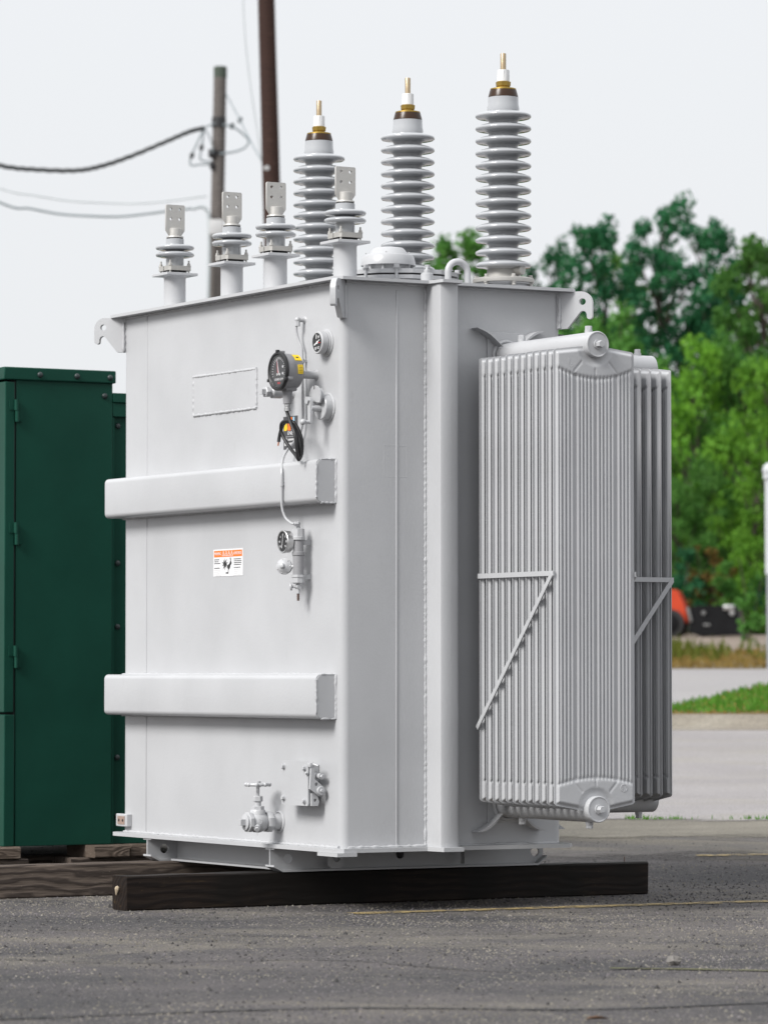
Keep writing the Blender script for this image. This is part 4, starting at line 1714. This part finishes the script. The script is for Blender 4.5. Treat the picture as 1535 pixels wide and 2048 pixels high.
# bolted hand-hole plate with its latch
mb = MB()
py0, py1, pz0, pz1 = .143, .377, .432, .616
pl = []
for cx, cz, a0 in ((py1 - .012, pz1 - .008, 0), (py0 + .012, pz1 - .008, 90), (py0 + .012, pz0 + .012, 180), (py1 - .012, pz0 + .012, 270)):
    for k in range(4):
        a = R(a0 + 30 * k)
        pl.append((cx + .010 * math.cos(a), cz + .010 * math.sin(a)))
mb.prism(pl, (-.070, 0, 0), (0, 1, 0), (0, 0, 1), -.008)
hp = mb.build("handhole_plate", M_grey, TR, smooth=40)
mb = MB()
mb.box(-.070, -.0005, py0 + .045, py1 - .004, pz0 + .012, pz1 - .012, .002, 1)
mb.build("handhole_frame", M_grey, hp, smooth=20)
for y, z in ((py1 - .024, pz1 - .022), (py0 + .028, pz1 - .026), (py1 - .024, pz0 + .030), (py0 + .030, pz0 + .022)):
    mb = MB()
    mb.bolt((-.078, y, z), NX, .0095, .013)
    mb.build("bolt", M_grey, hp)
XR = (1, 0, 0)
mb = MB()
yl_ = py0 - .012
mb.prism([(-.076, .590), (-.061, .590), (-.058, .545), (-.022, .516), (-.014, .504), (-.0145, .488), (-.026, .476), (-.040, .476), (-.082, .505)],
         (0, yl_, 0), XR, UP, .010, [circ(-.052, .524, .0075, 12)])
mb.cyl((-.033, yl_ - .009, .497), (-.033, yl_ - .020, .497), .0185, seg=26, ch=.002)
mb.cyl((-.033, yl_ - .018, .497), (-.033, yl_ - .028, .497), .007, seg=16, ch=.001)
mb.bolt((-.0785, py0 + .006, .570), NX, .007, .011)
mb.build("latch_lever", M_grey, hp)
mb = MB()
mb.box(-.080, -.058, py0 - .018, py0 + .010, .594, .614, .003)
mb.cyl((-.070, py0 - .006, .612), (-.050, py0 - .034, .600), .005, seg=10)
mb.build("latch_pin", M_grey, hp)
mb = MB()
mb.cyl((-.046, py0 + .02, .562), (-.034, py0 - .030, .556), .012, seg=14)
mb.bolt((-.034, py0 - .030, .556), (.2, -1, 0), .010, .014)
mb.build("latch_stop", M_grey, hp)
mb = MB()
mb.prism([(-.066, .434), (-.036, .434), (-.030, .452), (-.044, .486), (-.066, .486)], (0, py0 + .004, 0), XR, UP, .012, [circ(-.050, .458, .007, 12)])
mb.build("padlock_eye", M_grey, hp)

# grounding pad low on the far edge
mb = MB()
mb.box(-.026, .001, 1.945, 2.056, .288, .345, .003, 1)
gp = mb.build("grounding_pad", M_grey, TR, smooth=20)
mb = MB().box(-.0285, -.024, 1.965, 2.036, .298, .335)
gf = mb.build("pad_face", M_rust, gp, smooth=0)
mb = MB()
for y in (1.982, 2.02):
    mb.lathe([(.007, .0286), (.007, .0292)], (0, y, .316), NX, 12)
mb.build("bolt_hole", M_gap, gf, smooth=0)

# ------------------------------------------------------------------ timbers under the transformer
def beam(name, m, x0, x1, y0, y1, z0, z1, label, cat="timber", group=None, jig=.004, seed=1):
    o = L2W(x0, y0, z0)
    L = x1 - x0
    rnd = random.Random(seed)
    mb = MB()
    n = max(2, int(L / .12))
    rr = []
    W, Hh = y1 - y0, z1 - z0
    b = .006
    for i in range(n + 1):
        x = L * i / n
        j = lambda: rnd.uniform(-jig, jig) * .5
        pr = [(b, 0), (W - b, 0), (W, b), (W, Hh - b), (W - b, Hh), (b, Hh), (0, Hh - b), (0, b)]
        rr.append([(x + (rnd.uniform(-.004, .004) if i in (0, n) else 0), y + j(), max(0, z + (j() if z > .02 else 0))) for y, z in pr])
    mb.rings(rr)
    ob = mb.build(name, m, smooth=25)
    ob.location = o
    ob.rotation_euler.z = TH
    tag(ob, label, cat, group)
    return ob


G1 = "timber beams under the equipment"
t1 = beam("timber_beam", M_creo, -.725, 1.86, .525, .655, 0, .143,
          "dark creosoted timber beam lying frontmost under the grey transformer", group=G1, seed=1)
beam("timber_beam", M_weath, -2.6, 1.9, 1.60, 1.755, 0, .1425,
     "weathered grey-brown timber beam with swirling grain behind the dark front beam", group=G1, seed=2)
# splinter and nail on the front beam
mb = MB()
mb.lathe([(.001, 0), (.009, .006), (.010, .014), (.004, .032), (.001, .040)], (-.009, .064, .102), (-.12, .12, -1), 6)
mb.build("wood_splinter", paint("raw_wood", (.42, .34, .24), .8, .15, .3), t1, smooth=20)
mb = MB()
mb.tube([(2.47, .02, .138), (2.468, .018, .168)], .0022, 6)
mb.build("bent_nail", M_rust, t1)

# ------------------------------------------------------------------ green cabinet
CX, CY = .088, 3.40
CB = .142
GC = tag(empty("green_cabinet", L2W(CX, CY, CB), TH), "tall dark green metal electrical cabinet with hinged door left of the grey transformer", "cabinet")
HT = 2.478 - CB
WD = .522
mb = MB()
mb.box(.0, WD, .006, 1.7, 0, HT - .06, .004)
body = mb.build("side_panel", M_green, GC, smooth=20)
mb = MB()
mb.box(-.07, WD + .012, -.008, 1.72, HT - .062, HT, .006)
cap = mb.build("roof_cap", M_green, GC, smooth=20)
for x in (.12, .32, .50):
    mb = MB()
    mb.sphere((x, -.009, HT - .034), .015, 14, (1, .7, 1))
    mb.build("dome_bolt", M_greenbolt, cap)
mb = MB()
mb.sphere((WD - .045, .004, HT - .125), .015, 14, (1, .7, 1))
mb.build("dome_bolt", M_greenbolt, body)
zs = HT * .276
mb = MB()
mb.box(-.062, -.010, .000, .82, zs + .006, HT - .072, .005)
mb.build("door", M_green, GC, smooth=20)
mb = MB()
mb.box(-.062, -.010, .825, 1.7, zs + .006, HT - .072, .005)
mb.build("door", M_green, GC, smooth=20)
mb = MB()
mb.box(-.060, -.004, .002, 1.7, .0, zs - .004, .005)
mb.build("lower_panel", M_green, GC, smooth=20)
mb = MB()
mb.box(-.009, -.001, .012, 1.69, .01, HT - .064)
mb.build("door_gap", M_gap, GC, smooth=0)
for zz in (HT - .16, HT - .76, HT - 1.36):
    mb = MB()
    mb.cyl((-.006, -.010, zz - .052), (-.006, -.010, zz + .0), .011, seg=12)
    mb.cyl((-.003, -.010, zz - .108), (-.003, -.010, zz - .055), .010, seg=12)
    mb.box(-.040, -.004, -.004, .001, zz - .05, zz)
    mb.box(-.004, .03, -.002, .0065, zz - .106, zz - .056)
    mb.build("hinge", M_green, GC, smooth=30)
# oil tank of the pad unit behind the cabinet
mb = MB()
mb.box(WD + .001, 1.45, .03, 1.66, 0, HT - .15, .004)
otk = mb.build("rear_tank", M_green, GC, smooth=20)
mb = MB()
mb.box(WD + .002, 1.50, .0, 1.69, HT - .155, HT - .108, .004)
mb.box(WD + .002, 1.2, .008, .06, HT - .225, HT - .157, .003)
mb.build("tank_cover", M_green, otk, smooth=20)
for zz in (HT - .27, HT - .95, HT - 1.265, HT - 1.91, HT - 2.2):
    mb = MB()
    mb.sphere((WD + .040, .028, zz), .015, 12, (1, .7, 1))
    mb.build("dome_bolt", M_greenbolt, otk)
mb = MB()
mb.box(WD + .001, WD + .012, .010, .03, 0, HT - .23)
mb.build("tank_trim", M_green, otk, smooth=0)

G2 = "wood blocks under the green cabinet"
beam("timber_beam", M_weath, -1.2, 1.3, 3.62, 3.72, 0, .082, "low timber runner lying under the wood blocks of the green cabinet", group=G1, seed=3)
bl = [(-.32, .10, 3.36, 3.56, "pale wood block at the left edge under the green cabinet door corner", M_block),
      (.47, .66, 3.30, 3.62, "pale wood block below the rear edge of the cabinet side panel", M_block),
      (.68, .80, 3.33, 3.60, "wood block touching the transformer's skid rail below the green cabinet", M_block)]
for i, (x0, x1, y0, y1, lab, m) in enumerate(bl):
    beam("wood_block", m, x0, x1, y0, y1, .082, CB - .001, lab, "wood block", G2, .003, 10 + i)
for i, x in enumerate((-.10, .60)):
    beam("timber_beam", M_weath, x - .22, x + .25, 3.38, 3.6, 0, .081,
         ("short timber offcut on the ground below the left wood block", "short timber offcut on the ground below the right wood blocks")[i], group=G1, seed=20 + i)


# ------------------------------------------------------------------ utility poles and wires
def world_at(px, py, d):
    a = (px - 767.5) / 8000.0
    b = -(py - 1024) / 8000.0
    p = R(PITCH)
    v = Vector((a, math.cos(p) - b * math.sin(p), math.sin(p) + b * math.cos(p)))
    return Vector((0, 0, CAM_H)) + v * (d / v.y)


def pole(name, top, foot, r0, r1, m, label):
    top, foot = Vector(top), Vector(foot)
    e = tag(empty(name, foot), label, "utility pole")
    mb = MB()
    n = 14
    rr = []
    for i in range(n + 1):
        c = (top - foot) * (i / n)
        q = r1 + (r0 - r1) * i / n
        rr.append([c + Vector((math.cos(2 * math.pi * k / 20), math.sin(2 * math.pi * k / 20), 0)) * q * (1 + random.uniform(-.012, .012)) for k in range(20)])
    mb.rings(rr)
    mb.build("shaft", m, e)
    return e


GD, BD = 62.0, 52.0
gt = world_at(440.5, 135, GD); gl = world_at(431.5, 600, GD)
gf = gt + (gl - gt) * ((gt.z - gz(GD) + .3) / (gt.z - gl.z))
gpole = pole("utility_pole", gt, gf, .099, .125, M_pole_g, "weathered grey wooden utility pole with flat top carrying the black cable")
bt = world_at(527.5, -180, BD); bl_ = world_at(542.5, 365, BD)
bf = bt + (bl_ - bt) * ((bt.z - gz(BD) + .3) / (bt.z - bl_.z))
bpole = pole("utility_pole", bt, bf, .107, .135, M_pole_b, "tall dark brown wooden utility pole rising out of the picture top")


def onpole(e, name, m, fn):
    mb = MB()
    fn(mb, e.location)
    return mb.build(name, m, e)


def collar(px, py, h, r, D):
    def f(mb, L):
        c = world_at(px, py, D) - L
        mb.cyl(c - Vector((0, 0, h / 2)), c + Vector((0, 0, h / 2)), r, seg=20)
    return f


onpole(gpole, "pole_top_cap", paint("mossy_cap", (.045, .06, .045), .8, .2, .2), lambda mb, L: mb.lathe([(.103, -.16), (.103, .004), (.095, .012)], gt - L, (0, 0, 1), 20))
onpole(gpole, "steel_band", M_black, collar(438, 245, .16, .112, GD))
onpole(gpole, "steel_band", M_black, collar(436, 307, .08, .112, GD))


def hang(mb, L):
    c = world_at(424, 308, GD) - L
    mb.box(c.x - .05, c.x + .05, c.y - .15, c.y + .05, c.z - .06, c.z + .06, .01)
    mb.box(c.x - .03, c.x + .04, c.y - .14, c.y + .05, c.z - .24, c.z - .14, .01)


onpole(gpole, "insulator_clevis", M_black, hang)
onpole(gpole, "meter_box", paint("pale_box", (.42, .42, .42), .6, .05, .1), lambda mb, L: mb.box(*(lambda c: (c.x - .11, c.x + .11, c.y - .3, c.y - .12, c.z - .12, c.z + .12))(world_at(434, 458, GD) - L), .01))
onpole(gpole, "riser_conduit", paint("conduit", (.34, .37, .38), .5, .05, .1),
       lambda mb, L: mb.tube(spline([world_at(385, 418, GD - .2) - L, world_at(402, 413.5, GD - .2) - L, world_at(413, 420, GD - .2) - L, world_at(418, 440, GD - .2) - L, world_at(418, 520, GD - .2) - L, world_at(415, 640, GD - .2) - L], 6), .028, 10))


def knob(mb, L):
    c = world_at(535, 338, BD) - L
    mb.lathe([(.05, 0), (.06, .05), (.03, .12)], c + Vector((0, .0, 0)), (0, -1, 0), 14)


onpole(bpole, "spool_insulator", paint("grey_insulator", (.3, .3, .3), .5, .1, .1), knob)


def wire(name, pts, r, m, label, D, cat="cable", twist=0, group="overhead cables"):
    P = spline([world_at(x, y, D + dd) for x, y, dd in [(p if len(p) == 3 else (*p, 0)) for p in pts]], 8)
    o = P[0].copy()
    mb = MB()
    if twist:
        Q = spline(P, 4)
        for k in range(3):
            pts2 = []
            for i, q in enumerate(Q):
                t = i * twist + k * 2.094
                pts2.append(q - o + Vector((0, math.cos(t), math.sin(t))) * r * .95)
            mb.tube(pts2, r * .8, 7)
    else:
        mb.tube([q - o for q in P], r, 8)
    ob = mb.build(name, m, loc=o)
    return tag(ob, label, cat, group)


M_cable = paint("cable_black", (.012, .015, .016), .5, .2, .2)
M_wire = paint("cable_grey", (.16, .19, .20), .5, .1, .1)
M_thin = paint("wire_pale", (.36, .39, .40), .5, .1, .1)
wire("overhead_cable", [(-260, 250), (-120, 300), (0, 331), (70, 339), (150, 341), (200, 333), (260, 313), (330, 284), (380, 263), (408, 256)], .022, M_cable,
     "thick black twisted cable sagging from the left to the grey pole", GD - .1, twist=.22)
wire("service_wire", [(406, 257), (418, 251), (430, 247)], .013, M_wire, "short grey wire tying the twisted cable end to the grey pole", GD - .1)
wire("drip_loop", [(407, 258), (396, 282), (384, 308), (380, 322), (384, 331), (400, 329), (421, 329)], .014, M_wire, "outer grey drip loop hanging left of the grey pole", GD - .1)
wire("drip_loop", [(408, 258), (406, 275), (403, 297), (400, 315), (405, 321), (422, 324)], .014, M_wire, "inner grey drip loop close to the grey pole", GD - .1)
wire("drip_loop", [(409, 257), (418, 272), (424, 290), (425, 306)], .011, M_wire, "thin grey wire running down the left side of the grey pole", GD - .15)
wire("drip_loop", [(446, 250), (462, 252), (480, 263), (495, 277), (497, 285), (488, 296), (470, 303), (440, 308)], .016, M_wire,
     "grey cable loop curving out to the right of the grey pole", GD - .2)
for (x, y, lab) in ((384, 311, "black clamp on the outer drip loop"), (403, 295, "black clamp on the inner drip loop"), (464, 252, "black clamp on the right hand cable loop"), (480, 240, "black clamp on the slanting thin wire")):
    mb = MB()
    mb.lathe([(.008, -.05), (.034, -.03), (.036, .03), (.008, .05)], (0, 0, 0), (.25, 0, 1), 10)
    tag(mb.build("cable_clamp", M_cable, loc=world_at(x, y, GD - .16)), lab + " beside the pole", "clamp", "cable clamps by the grey pole")
wire("span_wire", [(452, 188), (480, 240, -3), (497, 275, -5), (525, 325, -8), (540, 350, -9.6)], .011, M_wire, "thin wire slanting down from the grey pole to the brown pole", GD)
wire("span_wire", [(484, -60), (489, 60), (498, 150), (510, 235), (524, 330)], .007, M_thin, "faint wire dropping from the picture top beside the brown pole", BD)
wire("service_wire", [(-220, 300), (0, 405), (60, 417), (120, 428), (180, 432), (240, 433), (300, 427), (345, 421), (385, 417), (405, 413)], .018, M_wire,
     "lower grey cable sagging from the left below the black one", GD - .2)
wire("service_wire", [(-220, 300), (0, 377), (70, 391), (140, 402), (210, 406), (280, 407), (340, 402), (414, 392)], .011, M_thin,
     "faint pale wire sagging just above the lower grey cable", GD + .1)


# ------------------------------------------------------------------ white post at the right edge
wp = world_at(1541, 1235, 60)
WPZ = gz(60)
po = tag(empty("white_post", (wp.x, 60, WPZ)), "white round post with a ball cap at the right picture edge", "post")
ht = world_at(1541, 925, 60).z - WPZ
M_pvc = paint("white_pvc", (.42, .435, .45), .4, .04, .05)
mb = MB().lathe([(.086, ht * .46), (.088, ht - .16)], seg=24)
mb.build("post_sleeve", M_pvc, po)
mb = MB().lathe([(.070, -.2), (.070, ht * .47)], seg=24)
mb.build("post_shaft", paint("galvanised_post", (.22, .23, .245), .5, .08, .1), po)
mb = MB().sphere((0, 0, ht - .12), .125, 20)
mb.lathe([(.10, ht - .26), (.115, ht - .24), (.115, ht - .18)], seg=24)
mb.build("ball_cap", M_pvc, po)

# ------------------------------------------------------------------ compact track loader
LY = 86.0
la = world_at(1376, 1270, LY)
LZ = gz(LY)
TL = tag(empty("track_loader", (la.x, LY, LZ + .022), R(-8)), "orange-red compact track loader with black bucket parked in front of the trees", "track loader")
M_tor = paint("orange_enamel", (.44, .038, .006), .4, .08, .1)
M_tbk = paint("black_steel", (.009, .009, .010), .6, .2, .2, dirt=(.014, .013, .012), spec=.08)
mb = MB()
mb.box(-2.35, -.35, -.45, .55, .30, .95, .06)
mb.box(-2.3, -1.3, -.42, .52, .95, 1.45, .08)
lb = mb.build("loader_body", M_tor, TL)
mb = MB()
for sy in (-.72, .72):
    pts = rrect(-2.2, -.05, 0, .58, .27, 8)
    mb.prism(pts, (0, sy + .2, 0), (1, 0, 0), (0, 0, 1), .4)
mb.build("rubber_track", M_black, TL)
for sy in (-.93, .93):
    for x in (-1.9, -1.4, -.9, -.35):
        mb = MB().lathe([(.18, 0), (.2, .03), (.08, .05), (.0, .05)], (x, sy, .29), (0, 1 if sy > 0 else -1, 0), 20)
        mb.build("track_wheel", M_tbk, TL)
mb = MB()
for a, b in (((-1.3, -.45), (-1.25, 1.0)), ((-.4, -.42), (-.62, 1.0))):
    for sy in (-.42, .5):
        mb.tube([(a[0], sy, .9), (b[0], sy, 1.95)], .05, 8)
mb.box(-1.35, -.5, -.5, .58, 1.92, 2.02, .03)
mb.build("cab_frame", M_tbk, TL)
mb = MB()
mb.box(-1.25, -.6, -.44, .54, 1.0, 1.9, .02)
mb.build("cab_glass", paint("dark_glass", (.02, .022, .025), .08, 0, 0), TL)
for sy in (-.62, .62):
    mb = MB()
    mb.prism([(-2.3, 1.3), (-2.2, 1.5), (-.55, 1.02), (-.20, 1.00), (-.06, .70), (.02, .30), (-.12, .26), (-.34, .62), (-.62, .80), (-2.2, 1.25)], (0, sy + .06, 0), (1, 0, 0), (0, 0, 1), .12)
    mb.build("lift_arm", M_tor, TL)
mb = MB()
side = [(.06, .10), (.10, .62), (.22, .66), (1.05, .66), (1.10, .52), (1.14, .04), (.25, .02)]
mb.prism(side, (0, .95, 0), (1, 0, 0), (0, 0, 1), 1.9)
bk = mb.build("bucket", M_tbk, TL, smooth=20)
mb = MB()
mb.box(.80, 1.03, -1.0, -.955, .56, .67, .01)
mb.build("wear_plate", M_steel, bk)
mb = MB().lathe([(.065, 0), (.05, .03)], (.98, -.955, .50), (0, -1, 0), 16)
mb.build("pin_cap", M_steel, bk)
M_dull = paint("dull_steel", (.13, .13, .13), .5, .1, .1)
mb = MB().lathe([(.05, 0), (.04, .03)], (.38, -.955, .50), (0, -1, 0), 16)
mb.build("pin_cap", M_dull, bk)
mb = MB().box(.38, .52, -.975, -.952, .22, .27, .008)
mb.build("wear_plate", M_dull, bk)
mb = MB().box(.05, .11, -.99, -.955, .30, .62, .01, rot=Matrix.Rotation(-.25, 3, 'Y'))
mb.build("hitch_plate", M_dull, bk)

# ------------------------------------------------------------------ trees and bushes
def crown_mesh(name, m, h, w, seed, clumps=70, per=95, leafs=.15, base=.18, taper=.55, spread=.42):
    rnd = random.Random(seed)
    V, Fc = [], []
    limbs = []
    for c in range(clumps):
        f = base + (1 - base) * (c + rnd.random()) / clumps
        rad = w / 2 * (math.sin(min(1, (1 - f) / (1 - base) * 1.15 + .12) * math.pi * taper) ** .8)
        an = rnd.uniform(0, 6.283)
        rr = rad * (.15 + 1.0 * rnd.random() ** .7)
        cx, cy, cz = math.cos(an) * rr, math.sin(an) * rr, f * h + rnd.gauss(0, .25)
        limbs.append((cx, cy, cz))
        cr = spread * (1.25 - .6 * f) * rnd.uniform(.7, 1.3)
        for _ in range(int(per * cr / spread * (1.0))):
            while True:
                d = Vector((rnd.gauss(0, 1), rnd.gauss(0, 1), rnd.gauss(0, 1)))
                if d.length > .01: break
            d = d.normalized() * cr * rnd.random() ** .45
            p = Vector((cx + d.x * 1.1, cy + d.y * 1.1, cz + d.z * .95))
            nrm = Vector((rnd.gauss(0, 1), rnd.gauss(0, 1), rnd.gauss(.5, .8))).normalized()
            a, b, _n = frame(nrm)
            ro = rnd.uniform(0, 6.28)
            u = (a * math.cos(ro) + b * math.sin(ro)) * leafs * rnd.uniform(.6, 1.2)
            v = (b * math.cos(ro) - a * math.sin(ro)) * leafs * rnd.uniform(.45, .8)
            k = len(V)
            V += [p - u, p + v * .9 - u * .1, p + u, p - v * .9 - u * .1]
            Fc.append((k, k + 1, k + 2, k + 3))
    me = bpy.data.meshes.new(name)
    me.from_pydata([tuple(v) for v in V], [], Fc)
    me.materials.append(m)
    return me, limbs


def trunk_mesh(h, limbs, seed, r=.16):
    rnd = random.Random(seed)
    mb = MB()
    pts = [Vector((rnd.gauss(0, .05) * i, rnd.gauss(0, .05) * i, h * .92 * i / 7)) for i in range(8)]
    pts[0].z = -.3
    mb.tube(spline(pts, 3), lambda f: r * (1 - f) ** .8 + .02, 9)
    for (x, y, z) in limbs[::2]:
        z0 = max(h * .12, z - .9 - math.hypot(x, y) * .6)
        i = min(6, int(z0 / (h * .92) * 7))
        f = z0 / (h * .92) * 7 - i
        s = pts[i].lerp(pts[i + 1], min(1, f))
        mb.tube([s, s.lerp(Vector((x, y, z)), .5) + Vector((0, 0, -.12)), Vector((x, y, z))], lambda f: .05 * (1 - f) + .012, 6)
    me_o = mb.build("trunk", M_bark)
    me = me_o.data
    bpy.data.objects.remove(me_o)
    return me


KINDS = {}
for key, m, h, w, sd, cl_, per, lf_, base_, tap, spr in (
        ("pa", M_leaf_d, 12.5, 4.2, 11, 120, 78, .13, .10, .62, .50),
        ("pb", M_leaf_d, 12.5, 4.8, 12, 125, 78, .13, .08, .60, .52),
        ("pc", M_leaf_m, 12.5, 4.6, 13, 130, 85, .13, .06, .60, .54),
        ("ba", M_leaf_y, 8.0, 5.2, 14, 110, 90, .12, .03, .62, .60),
        ("bb", M_leaf_m, 8.0, 5.6, 15, 115, 90, .12, .02, .66, .62),
        ("bc", M_leaf_y, 8.0, 4.6, 16, 100, 90, .12, .02, .64, .55)):
    cm, lm = crown_mesh("crown", m, h, w, sd, cl_, per, lf_, base_, tap, spr)
    KINDS[key] = (cm, trunk_mesh(h, lm, sd), h)


def tree(px, d, ytop, key, label, wide=1.0, group="trees of the wood behind the yard"):
    cm, tm, h0 = KINDS[key]
    p = world_at(px, ytop, d)
    z0 = gz(d)
    k = (p.z - z0) / h0 / 1.02
    e = tag(empty("tree", (p.x, d, z0), random.uniform(0, 6.28)), label, "tree", group)
    e.scale = (k * wide, k * wide, k)
    for nm, me in (("crown", cm), ("trunk", tm)):
        o = bpy.data.objects.new(nm, me)
        COL.objects.link(o)
        o.parent = e
    return e


tree(922, 128, 455, "pc", "rounded mid green tree seen between the middle and right tall bushings", 1.0)
tree(868, 130, 560, "pb", "low tree top just left of the tree between the tall bushings", .8)
tree(1000, 131, 520, "pc", "green tree hidden behind the right tall bushing", .7)
tree(1092, 121, 500, "pb", "dark slender tree nearest the right tall bushing", .62)
tree(1185, 118, 428, "pa", "dark teal tree rising left of the tallest tree", .85)
tree(1255, 126, 500, "pc", "mid green tree filling the gap left of the tallest tree", .75)
tree(1322, 120, 410, "pb", "tallest dark tree above the radiator", .78)
tree(1412, 119, 432, "pa", "dark tree right of the tallest tree with open crown", .78)
tree(1450, 128, 560, "pb", "dark tree set back between two taller trees at right", .8)
tree(1510, 110, 466, "pc", "bright mid green tree at the right edge behind the post", .9)
tree(1600, 112, 440, "pc", "green tree just beyond the right picture edge", .9)
tree(1690, 116, 470, "pb", "dark tree farther beyond the right picture edge", .9)
tree(1125, 114, 640, "bb", "low green tree behind the right corner lug of the transformer", .7)
tree(1240, 112, 640, "bb", "mid green bushy tree above the radiator top", .7)
tree(1330, 108, 760, "bb", "green bushy tree right beside the radiator edge", .75)
tree(1390, 103, 690, "ba", "bright yellow-green bushy tree in front of the dark trees", .62)
tree(1480, 104, 690, "bb", "green bushy tree between the bright tree and the post", .8)
tree(1555, 99, 720, "ba", "bright green bushy tree at the right edge by the post", .8)
tree(1425, 98, 930, "bb", "low dense green bush tree above the loader bucket", .85)
tree(1350, 97, 960, "bb", "low dense green bush tree above the orange loader", .8)
tree(1510, 96, 900, "bc", "low yellow-green bush tree beside the white post", .8)
tree(1620, 100, 800, "bb", "bushy tree outside the right edge", .9)
tree(1250, 100, 860, "bb", "bushy tree behind the radiator panels", .9)
tree(1120, 104, 800, "bb", "bushy tree hidden behind the shaded tank end", .9)


def bush(px, d, ytop, w, m, label, seed, cl_=26, leafs=.06, name="bush", per=70):
    p = world_at(px, ytop, d)
    h = p.z - gz(d)
    cm, lm = crown_mesh("foliage", m, h, w, seed, cl_, per, leafs, .06, .62, max(.1, w * .16))
    e = tag(empty(name, (p.x, d, gz(d))), label, "bush", "bushes before the wood")
    o = bpy.data.objects.new("foliage", cm)
    COL.objects.link(o)
    o.parent = e
    mb = MB()
    for (x, y, z) in lm[::3]:
        mb.tube([(0, 0, -.1), (x * .4, y * .4, z * .5), (x, y, z)], .012, 5)
    mb.build("stems", M_bark, e)


bush(1412, 92, 1110, 1.0, M_leaf_b, "brown withered bush behind the black bucket", 31)
bush(1500, 93, 1110, 1.6, M_leaf_y, "yellow-green bush right of the withered brown bush", 32)
bush(1450, 91.5, 1150, 1.0, M_leaf_m, "small green bush just above the black bucket", 33)
bush(1540, 94, 1150, 1.5, M_leaf_d, "dark green bush at the foot of the white post", 34)
bush(1358, 92, 1120, 1.2, M_leaf_d, "dark green bush behind the orange loader arm", 35)
bush(1491, 76, 1226, .42, M_leaf_m, "slender green weed sapling standing right of the black bucket", 36, 18, .045, "sapling", 50)
